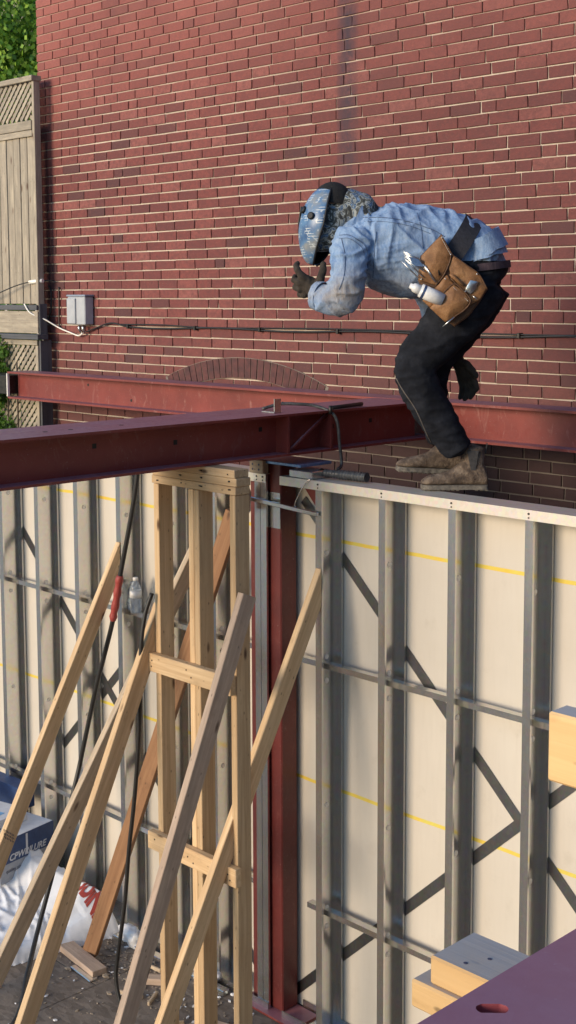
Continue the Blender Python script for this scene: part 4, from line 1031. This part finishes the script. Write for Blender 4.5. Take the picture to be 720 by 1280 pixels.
for f in me.polygons:
    f.use_smooth = True; c = f.center; ts = [tg[i] for i in f.vertices]; t = max(set(ts), key=ts.count)
    du = (c-O).dot(U); isleg = t == 'jeans'
    if t == 'shirt' and du > -.02 and c.z < HEM: isleg = True
    if t == 'jeans' and c.z > HEM: isleg = False
    f.material_index = 2 if t == 'skin' else (1 if isleg else 0)
body = bpy.data.objects.new('body', me); COL.objects.link(body); place(body, person)

def band(name, c, axis, ra, rd, width, thick, mat, parent=person, wav=0, seg=48, a0=0, a1=2*math.pi, flare=0):
    axis = axis.normalized(); d = (FH-axis*FH.dot(axis)).normalized(); a = axis.cross(d); bm = bmesh.new(); rows = []
    for k in range(seg+1):
        th = a0+(a1-a0)*k/seg; dr = a*math.cos(th)*ra + d*math.sin(th)*rd; n = (a*math.cos(th)/ra + d*math.sin(th)/rd).normalized()
        wv = wav*(noise.noise(Vector((th*2.5, 3, 1))) + .25*math.sin(th*7)); 
        r0 = [c + dr - axis*width/2, c + dr + n*(wv+flare) + axis*(width/2+wv*1.5), c + dr + n*(thick+wv+flare) + axis*(width/2+wv*1.5), c + dr + n*thick - axis*width/2]
        rows.append([bm.verts.new(p) for p in r0])
    for k in range(seg):
        for j in range(4): bm.faces.new((rows[k][j], rows[k+1][j], rows[k+1][(j+1) % 4], rows[k][(j+1) % 4]))
    bmesh.ops.recalc_face_normals(bm, faces=bm.faces)
    return mobj(name, bm, mat, parent)
ex = lambda x1, y1, x2, y2: (Wp(x2, y2)-Wp(x1, y1)).normalized()
tool_belt = band('tool_belt', Wp(562, 316), ex(0, 0, 79, 55), .176, .207, .085, .006, 'webbing')
band('trouser_belt', Wp(603, 334), -ZZ + U*.12, .118, .185, .032, .006, 'belt')
band('shirt_tail', Wp(598, 309), ex(0, 0, 24, 46), .112, .186, .085, .005, 'denim', wav=.0045, seg=120, flare=.004)
band('shirt_tail', Wp(598, 317), ex(0, 0, 14, 46), .114, .184, .05, .004, 'denim', wav=.005, seg=120, flare=.007)
cuff = band('shirt_cuff', Wp(400, 370, -.112), Wp(396, 369, -.10)-Wp(412, 373, -.15), .062, .060, .030, .004, 'denim', wav=.002)

# seams as thin raised lines laid on the surface
from mathutils.bvhtree import BVHTree
bvh = BVHTree.FromPolygons([v.co for v in me.vertices], [tuple(p.vertices) for p in me.polygons])
def on_body(px, py):
    a = Wp(px, py, -1); d = (Wp(px, py, 1)-a).normalized(); h = bvh.ray_cast(CAM, (a-CAM).normalized()); return h
def seam(pxs, mat, r=.0018, name='seam'):
    pts = []
    dense = curve_pts([(x, y, 0) for x, y in pxs], 6)
    for q in dense:
        h = on_body(q.x, q.y)
        if h[0] is not None: pts.append(h[0]+h[1]*.001)
    if len(pts) > 2:
        bm = bmesh.new(); tube(bm, pts, r, 5); mobj(name, bm, mat, body)
seam([(452, 272), (480, 272), (510, 277), (540, 287), (556, 296)], 'seam_blue')
seam([(424, 294), (436, 294), (446, 299), (456, 307), (460, 320), (459, 335)], 'seam_blue')
seam([(427, 298), (431, 320), (430, 345), (424, 362)], 'seam_blue')
seam([(470, 290), (468, 320), (466, 350)], 'seam_blue')
seam([(456, 277), (480, 277), (510, 282), (538, 292)], 'seam_blue', .0012)
seam([(424, 298), (436, 298), (445, 303), (453, 311), (456, 322)], 'seam_blue', .0012)
seam([(520, 262), (527, 290), (528, 330), (522, 362)], 'seam_blue')
seam([(494, 470), (504, 488), (520, 512), (535, 545), (547, 566)], 'seam', .003)

band('collar', Wp(447, 279, 0), (Wp(436, 273)-Wp(462, 288)), .098, .105, .045, .006, 'denim', wav=.005, flare=.006)
# ---- neck gaiter, beanie, helmet
gm = bmesh.new(); loft(gm, [(Wp(460, 280), 22*PM, .10), (Wp(450, 268), 25*PM, .10), (Wp(438, 266), 29*PM, .088), (Wp(422, 268), 33*PM, .088), (Wp(411, 278), 35*PM, .090), (Wp(404, 292), 31*PM, .084), (Wp(398, 305), 20*PM, .06)], 5, 28, True)
bmesh.ops.subdivide_edges(gm, edges=gm.edges, cuts=1)
for v in gm.verts: v.co += v.normal*0 + (Vector((noise.noise(v.co*16), noise.noise(v.co*16+Vector((5, 0, 0))), noise.noise(v.co*16+Vector((0, 5, 0)))))*.012)
bmesh.ops.recalc_face_normals(gm, faces=gm.faces); mobj('neck_gaiter', gm, 'camo', person, None, True)
# beanie: dome over the crown of the head
def ellipsoid(bm, c, ax3, rad, th0, th1, ph0=0, ph1=2*math.pi, n=20, m=32):
    rows = []
    for i in range(n+1):
        th = th0+(th1-th0)*i/n; row = []
        for k in range(m+1):
            ph = ph0+(ph1-ph0)*k/m
            row.append(bm.verts.new(c + ax3[0]*(math.cos(th)*rad[0]) + ax3[1]*(math.sin(th)*math.cos(ph)*rad[1]) + ax3[2]*(math.sin(th)*math.sin(ph)*rad[2])))
        rows.append(row)
    for i in range(n):
        for k in range(m):
            try: bm.faces.new((rows[i][k], rows[i+1][k], rows[i+1][k+1], rows[i][k+1])).smooth = True
            except ValueError: pass
    bmesh.ops.remove_doubles(bm, verts=bm.verts, dist=1e-5); bmesh.ops.recalc_face_normals(bm, faces=bm.faces)
bm = bmesh.new(); tz = (Wp(418, 230)-Wp(414, 262)).normalized(); fx = -U; ellipsoid(bm, Wp(415, 259), (tz, (fx-tz*fx.dot(tz)).normalized(), FH), (.112, .098, .092), 0, 1.45)
mobj('beanie', bm, 'black_cloth', person, None, True)
# helmet shell
Hc = Wp(409, 281, .0); tH = (Wp(412, 232)-Wp(396, 328)).normalized(); fH = (-U*.94 + FH*.33); fH = (fH - tH*fH.dot(tH)).normalized(); sH = tH.cross(fH)
def shell_pt(al, be, off=0):
    # al: angle about tH from forward (-1.6..1.6), be: elevation -1.3..1.4
    cb, sb = math.cos(be), math.sin(be)
    rf, rs = .122, .128; rt = .172 if be > 0 else .188
    narrow = 1 - (.30*(-sb)**1.5 if sb < 0 else .12*sb**2)
    cbx = abs(cb)**.72
    p = fH*(math.cos(al)*cbx*rf*narrow) + sH*(math.sin(al)*cbx*rs*narrow) + tH*(sb*rt)
    # push forward lower part (jaw)
    if sb < 0: p += fH*(.030*(-sb))
    return Hc + p*(1+off)
helmet = bmesh.new(); n, m = 30, 36; g = []
for i in range(n+1):
    be = -1.42 + (1.50+1.42)*i/n; row = []
    for k in range(m+1):
        row.append(helmet.verts.new(shell_pt(-1.78+3.56*k/m, be)))
    g.append(row)
for i in range(n):
    for k in range(m): helmet.faces.new((g[i][k], g[i][k+1], g[i+1][k+1], g[i+1][k])).smooth = True
hm = bpy.data.meshes.new('shell')
bmesh.ops.recalc_face_normals(helmet, faces=helmet.faces)
# make sure normals point outward (away from centre)
s = sum(1 if (f.calc_center_median()-Hc).dot(f.normal) > 0 else -1 for f in helmet.faces)
if s < 0: bmesh.ops.reverse_faces(helmet, faces=helmet.faces)
outerf = list(helmet.faces); helmet.normal_update()
ret = bmesh.ops.duplicate(helmet, geom=outerf)
inner = [f for f in ret['geom'] if isinstance(f, bmesh.types.BMFace)]
iv = {v for f in inner for v in f.verts}
for v in iv: v.co = Hc + (v.co-Hc)*.965
for f in inner: f.material_index = 1
bmesh.ops.reverse_faces(helmet, faces=inner)
be_ = [e for e in helmet.edges if len(e.link_faces) == 1]
bmesh.ops.bridge_loops(helmet, edges=be_)
hobj = mobj('welding_helmet', helmet, None, person, None, False, ['shell', 'black_plastic'])
for p_ in hobj.data.polygons: p_.use_smooth = True
# rim bead, knobs and lens
bm = bmesh.new(); rim = [shell_pt(1.78, -1.42+2.92*i/30, .0) for i in range(31)] ; tube(bm, rim, .0045, 6); rim = [shell_pt(-1.78, -1.42+2.92*i/30, .0) for i in range(31)]; tube(bm, rim, .0045, 6); mobj('rim', bm, 'black_plastic', hobj)
for al, be, r in ((1.25, .12, .0165), (.70, .26, .017)):
    for sg in ((1,)):
        for cand in (al, -al):
            c = shell_pt(cand, be, .0); nn = (c-Hc).normalized(); bm = bmesh.new(); tube(bm, [c-nn*.004, c+nn*.010, c+nn*.012], [r, r, r*.7], 16); mobj('knob', bm, 'black_plastic', hobj)
bm = bmesh.new(); c = shell_pt(0, .12, .0)
prism(bm, [c-sH*.05-tH*.04, c+sH*.05-tH*.04, c+sH*.05+tH*.04, c-sH*.05+tH*.04], -fH*.004); bmesh.ops.recalc_face_normals(bm, faces=bm.faces); mobj('lens', bm, 'black_plastic', hobj)

# ---- gloves (palm + five separate fingers)
def glove(name, wrist, palm_c, knuckles, fingers, thumb, cuffr=.042, label=None):
    bm = bmesh.new()
    def chain(pts, rs):
        pts = [Vector(p) for p in pts]; tube(bm, pts, rs, 12)
        for p, r in ((pts[0], rs[0]), (pts[-1], rs[-1])):
            bmesh.ops.create_icosphere(bm, subdivisions=2, radius=r, matrix=T(*p))
    chain([wrist, wrist.lerp(palm_c, .5), palm_c], [cuffr, cuffr*.82, cuffr*.85])
    for kn, f in zip(knuckles, fingers):
        chain([wrist.lerp(palm_c, .45), palm_c.lerp(kn, .5), kn], [.026, .026, .019]); chain([kn]+f, [.0165, .0155, .0140, .0115][:len(f)+1])
    chain(thumb, [.022, .019, .017, .0135][:len(thumb)])
    m_ = voxel(bm, .0035, 4, name)
    for v in m_.vertices: v.co += v.normal*(.0018*noise.noise(v.co*60))
    for p_ in m_.polygons: p_.use_smooth = True
    m_.materials.append(M['glove']); o = bpy.data.objects.new(name, m_); COL.objects.link(o); place(o, person); return o
# near hand: raised in front of the chin, fingers curled, index up, thumb up at the right
glove('glove', Wp(400, 371, -.11), Wp(387, 355, -.085),
      [Wp(377, 345, -.11), Wp(374, 353, -.10), Wp(375, 361, -.09), Wp(380, 368, -.08)],
      [[Wp(372, 338, -.11), Wp(370, 332, -.09), Wp(372, 329, -.075)], [Wp(367, 350, -.085), Wp(369, 346, -.06), Wp(376, 346, -.05)], [Wp(369, 359, -.07), Wp(372, 355, -.045), Wp(379, 354, -.04)], [Wp(375, 368, -.055), Wp(379, 365, -.035), Wp(385, 363, -.035)]],
      [Wp(397, 360, -.10), Wp(401, 347, -.115), Wp(404, 337, -.11), Wp(404, 330, -.10)])
glove('glove', Wp(566, 440, .15), Wp(578, 462, .15),
      [Wp(589, 470, .13), Wp(586, 474, .145), Wp(582, 477, .16), Wp(577, 477, .175)],
      [[Wp(594, 479, .12), Wp(596, 486, .12), Wp(593, 489, .125)], [Wp(591, 484, .135), Wp(591, 492, .135), Wp(588, 497, .14)], [Wp(585, 487, .155), Wp(584, 495, .16), Wp(581, 499, .165)], [Wp(578, 486, .175), Wp(577, 493, .18), Wp(575, 497, .18)]],
      [Wp(574, 452, .14), Wp(584, 456, .11), Wp(591, 464, .10), Wp(595, 470, .10)], .038)
bm = bmesh.new(); loft(bm, [(Wp(550, 420, .165), 15*PM, .052), (Wp(560, 434, .155), 14*PM, .05), (Wp(570, 448, .15), 13*PM, .046)], 4, 20); bmesh.ops.recalc_face_normals(bm, faces=bm.faces); mobj('glove_cuff', bm, 'glove', person, None, True)

# ---- boots
def boot(ang_px, C0, lift_tilt, name='boot'):
    """C0 = ground point under the ankle centre; boot points along -U (image left)"""
    f = (-U).copy(); f = Matrix.Rotation(ang_px, 3, 'Z') @ f; s = Vector((0, 0, 1)).cross(f); up = Vector((0, 0, 1))
    rot = Matrix.Rotation(lift_tilt, 3, s); f = rot @ f; up = rot @ up
    # stations: (forward, half width, sole z, top z)
    st = [(-.092, .022, .026, .060), (-.088, .034, .024, .090), (-.07, .040, .024, .125), (-.03, .041, .024, .160), (.01, .040, .024, .158), (.045, .040, .024, .118), (.08, .043, .024, .092), (.12, .047, .024, .078), (.155, .048, .024, .070), (.185, .044, .024, .060), (.205, .030, .026, .046), (.212, .012, .028, .036)]
    bm = bmesh.new(); rows = []
    fs_ = catmull([np.array(x_) for x_ in st], 3)
    for (x_, hw, z0, z1) in fs_:
        row = []
        for k in range(20):
            th = 2*math.pi*k/20; c_, s_ = math.cos(th), math.sin(th); zc = (z0+z1)/2; hz = (z1-z0)/2
            e = .8; yy = hw*math.copysign(abs(c_)**e, c_)*(1 if s_ < 0 else (1-.30*s_**2)); zz = zc + hz*math.copysign(abs(s_)**(.6 if s_ < 0 else .9), s_)
            row.append(bm.verts.new(C0 + f*x_ + s*yy + up*zz))
        rows.append(row)
    for i in range(len(rows)-1):
        for k in range(20): bm.faces.new((rows[i][k], rows[i][(k+1) % 20], rows[i+1][(k+1) % 20], rows[i+1][k])).smooth = True
    bm.faces.new(rows[0]); bm.faces.new(rows[-1][::-1]); bmesh.ops.recalc_face_normals(bm, faces=bm.faces)
    for v in bm.verts: v.co += Vector((noise.noise(v.co*40), noise.noise(v.co*40+Vector((3, 0, 0))), noise.noise(v.co*40+Vector((0, 3, 0)))))*.0022
    b = mobj(name, bm, 'boot', person, None, True)
    bm = bmesh.new()                      # shaft collar
    loft(bm, [(C0-f*.028+up*.10, .050, .040), (C0-f*.026+up*.15, .052, .041), (C0-f*.024+up*.19, .055, .043)], 4, 20); bmesh.ops.recalc_face_normals(bm, faces=bm.faces); mobj('shaft', bm, 'boot', b, None, True)
    bm = bmesh.new(); prism(bm, [C0-f*.012+up*.095-s*.0425, C0+f*.006+up*.185-s*.046, C0-f*.046+up*.185-s*.046, C0-f*.034+up*.095-s*.0425], s*.004); bmesh.ops.recalc_face_normals(bm, faces=bm.faces); mobj('elastic_panel', bm, 'elastic', b)
    bm = bmesh.new(); prism(bm, [C0-f*.082+up*.17-s*.006, C0-f*.078+up*.17-s*.006, C0-f*.086+up*.215-s*.006, C0-f*.09+up*.215-s*.006], s*.012); bmesh.ops.recalc_face_normals(bm, faces=bm.faces); mobj('pull_tab', bm, 'elastic', b)
    bm = bmesh.new(); prism(bm, [C0-f*.012+up*.095+s*.0385, C0+f*.006+up*.185+s*.042, C0-f*.046+up*.185+s*.042, C0-f*.034+up*.095+s*.0385], s*.004); bmesh.ops.recalc_face_normals(bm, faces=bm.faces); mobj('elastic_panel', bm, 'elastic', b)
    # sole with heel and lugs
    bm = bmesh.new(); out = []
    for (x_, hw, z0, z1) in fs_: out.append((x_, hw+.004))
    pl = [C0+f*x_+s*h for x_, h in out] + [C0+f*x_-s*h for x_, h in out[::-1]]
    prism(bm, [q_+up*.006 for q_ in pl], up*.020)
    for j in range(14):
        xa = -.09+j*.0215
        if -.035 < xa < .03: continue
        h = .036 if xa < .17 else .026
        lo = [C0+f*xa-s*h, C0+f*(xa+.014)-s*h, C0+f*(xa+.014)+s*h, C0+f*xa+s*h]; prism(bm, lo, up*.0065)
    bmesh.ops.recalc_face_normals(bm, faces=bm.faces); mobj('sole', bm, 'sole', b)
    return b
def track_pt(px, py):
    return px_on(px, py, 2, ZTOP+.0012)
nbp = Wp(584, 612, 0); nbp.z = ZTOP+.001
boot(R(-3), nbp, 0)
fbp = Wp(551, 592, .13)
boot(R(6), fbp+Vector((0, 0, .0)), R(-4))

# ---- tool pouch
def px3(x, y, w, ox=490, oy=260, sc=4.5): return Wp(ox+x/sc, oy+y/sc, w)
def slab(name, poly, w, th, mat, parent, bulge=.0, wx=0.0, bev=.003):
    """pocket: outline in reference drawing, lying on the hip facing outward, puffed by bulge"""
    pts2 = [Vector((x, y)) for x, y in poly]; c = sum(pts2, Vector((0, 0)))/len(pts2); bm = bmesh.new(); dens = []
    n_ = len(pts2)
    for i in range(n_):
        for k in range(4): dens.append(pts2[i].lerp(pts2[(i+1) % n_], k/4))
    def pt(p, ww): return px3(p.x, p.y, ww + wx*(p.x-300)/4.5*PM)
    rings = [[bm.verts.new(pt(c.lerp(p, s_), w - th*(0 if s_ > .999 else 1) - bulge*(1-s_**2)*(0 if s_ > .999 else 1))) for p in dens] for s_ in (1.0, .985, .93, .8, .55, .25)]
    back = [bm.verts.new(pt(p, w)) for p in dens]
    cen = bm.verts.new(pt(c, w-th-bulge)); N_ = len(dens)
    rings[0] = back
    for a_, b_ in zip(rings[:-1], rings[1:]):
        for k in range(N_): bm.faces.new((a_[k], a_[(k+1) % N_], b_[(k+1) % N_], b_[k])).smooth = True
    for k in range(N_): bm.faces.new((rings[-1][k], rings[-1][(k+1) % N_], cen)).smooth = True
    bm.faces.new(back[::-1]); bmesh.ops.delete(bm, geom=[v for v in bm.verts if not v.link_faces], context='VERTS'); bmesh.ops.recalc_face_normals(bm, faces=bm.faces)
    for v in bm.verts: v.co += Vector((noise.noise(v.co*35), noise.noise(v.co*35+Vector((3, 0, 0))), noise.noise(v.co*35+Vector((0, 3, 0)))))*.0025
    return mobj(name, bm, mat, parent, None, False)
pe = bpy.data.objects.new('tool_pouch', None); COL.objects.link(pe); place(pe, person, T(*Wp(555, 345, -.22)))
slab('backing', [(275, 148), (300, 190), (345, 262), (420, 320), (485, 370), (540, 455), (500, 520), (430, 610), (350, 670), (215, 565), (190, 480), (145, 410), (150, 340), (160, 270)], -.205, .022, 'leather_dark', pe, .008)
slab('pocket', [(275, 152), (330, 250), (325, 300), (290, 380), (245, 435), (150, 408), (150, 345), (165, 268)], -.228, .016, 'leather', pe, .014)
slab('pocket', [(345, 268), (420, 322), (490, 375), (535, 455), (495, 520), (440, 545), (400, 470), (330, 395), (320, 330)], -.229, .014, 'leather', pe, .010)
slab('pocket', [(345, 428), (400, 465), (441, 520), (410, 570), (350, 612), (298, 642), (213, 562), (268, 500)], -.243, .022, 'leather', pe, .022)
slab('pocket', [(250, 440), (310, 375), (350, 425), (275, 520), (215, 560), (170, 520)], -.236, .010, 'leather', pe, .010)
# rolled edges
def edge(pts, w, r=.0032, mat='leather_dark'):
    bm = bmesh.new(); tube(bm, [px3(q.x, q.y, w) for q in curve_pts([(x, y, 0) for x, y in pts], 5)], r, 6); mobj('binding', bm, mat, pe)
edge([(268, 500), (345, 428), (400, 465), (441, 520), (410, 570), (350, 612)], -.268); edge([(330, 250), (325, 300), (290, 380), (245, 435)], -.246); edge([(345, 268), (420, 322), (490, 375), (535, 455)], -.244); edge([(330, 395), (400, 470), (440, 545)], -.250); edge([(275, 150), (330, 250), (345, 268)], -.245, .004)
slab('patch', [(345, 330), (400, 345), (430, 380), (400, 410), (350, 380)], -.246, .004, 'leather', pe, .004)
slab('blade_holder', [(440, 405), (485, 415), (470, 455), (440, 485), (408, 465)], -.250, .007, 'bright_metal', pe, .003)
bm = bmesh.new(); tube(bm, [px3(325, 372, -.262), px3(345, 388, -.262), px3(400, 434, -.262)], [.005, .008, .008], 8); mobj('tool_handle', bm, 'wood_brown' if False else 'leather', pe)
bm = bmesh.new(); tube(bm, [px3(455, 495, -.258), px3(480, 515, -.258)], .003, 6); tube(bm, [px3(285, 668, -.262), px3(318, 640, -.267), px3(352, 612, -.268)], [.002, .004, .003], 6); mobj('nail', bm, 'bright_metal', pe)
bm = bmesh.new(); tube(bm, [px3(250, 310, -.250), px3(268, 378, -.252)], [.002, .0045], 6); mobj('punch', bm, 'steel_dark', pe)
bm = bmesh.new(); bmesh.ops.create_uvsphere(bm, u_segments=14, v_segments=10, radius=.013, matrix=T(*px3(268, 285, -.240))); bmesh.ops.create_uvsphere(bm, u_segments=14, v_segments=10, radius=.011, matrix=T(*px3(245, 305, -.242))); mobj('steel_ball', bm, 'bright_metal', pe, None, True)
for x_, y_, w_ in ((282, 165, -.252), (300, 398, -.262), (412, 470, -.266), (330, 262, -.256), (478, 372, -.252), (235, 548, -.262), (165, 400, -.25)):
    bm = bmesh.new(); bmesh.ops.create_uvsphere(bm, u_segments=8, v_segments=6, radius=.004, matrix=T(*px3(x_, y_, w_))); mobj('rivet', bm, 'bright_metal', pe, None, True)
bm = bmesh.new()
for k in range(26):
    t_ = k/26; a_ = Vector((352, 440)).lerp(Vector((436, 520)), t_); a2 = Vector((352, 440)).lerp(Vector((436, 520)), t_+.022); tube(bm, [px3(a_.x-6, a_.y+6, -.272), px3(a2.x-6, a2.y+6, -.272)], .0009, 4)
    a_ = Vector((285, 165)).lerp(Vector((334, 255)), t_); a2 = Vector((285, 165)).lerp(Vector((334, 255)), t_+.022); tube(bm, [px3(a_.x-7, a_.y+4, -.252), px3(a2.x-7, a2.y+4, -.252)], .0009, 4)
tag(mobj('stitching', bm, 'pale_cream', pe), kind='stuff')
# squeeze bottle / can
can = bpy.data.objects.new('marker_can', None); COL.objects.link(can); place(can, pe, T(*px3(200, 490, -.26)))
a, b = px3(158, 462, -.262), px3(285, 520, -.262); d = (b-a)
bm = bmesh.new(); tube(bm, [a, a+d*.02, a+d*.5, b], [.024, .030, .030, .030], 18); mobj('can_body', bm, 'white_paint', can)
bm = bmesh.new(); tube(bm, [a+d*.10, a+d*.20], [.0306, .0306], 18, cap=False); mobj('can_band', bm, 'blue_band', can)
bm = bmesh.new(); n2 = px3(100, 436, -.262); tube(bm, [n2, n2.lerp(a, .25), n2.lerp(a, .35), a.lerp(n2, .0)], [.011, .013, .019, .024], 16); mobj('nozzle', bm, 'white_paint', can)
# bundle of wire clips
q = random.Random(11); bm = bmesh.new()
for i in range(9):
    t = i/8; a = px3(62+30*t*0.4, 240+52*t, -.245-.012*q.random()); b = px3(175+30*t-18*t, 300+60*t, -.25-.01*q.random()); tube(bm, [a, b], .0028, 6)
for i in range(4): tube(bm, [px3(55+40*i/3, 300-60*(i/3), -.258), px3(150+85*i/3*0.9, 395-5*i, -.256)] if i < 2 else [px3(150+12*i, 300+8*i, -.257), px3(222+8*i, 400+6*i, -.257)], .003, 6)
mobj('wire_clips', bm, 'bright_metal', pe)
bm = bmesh.new(); prism(bm, [px3(95, 275, -.252), px3(150, 290, -.252), px3(178, 330, -.252), px3(120, 325, -.252)], -FH*.008); bmesh.ops.recalc_face_normals(bm, faces=bm.faces); mobj('clip_pack', bm, 'bluetool', pe)
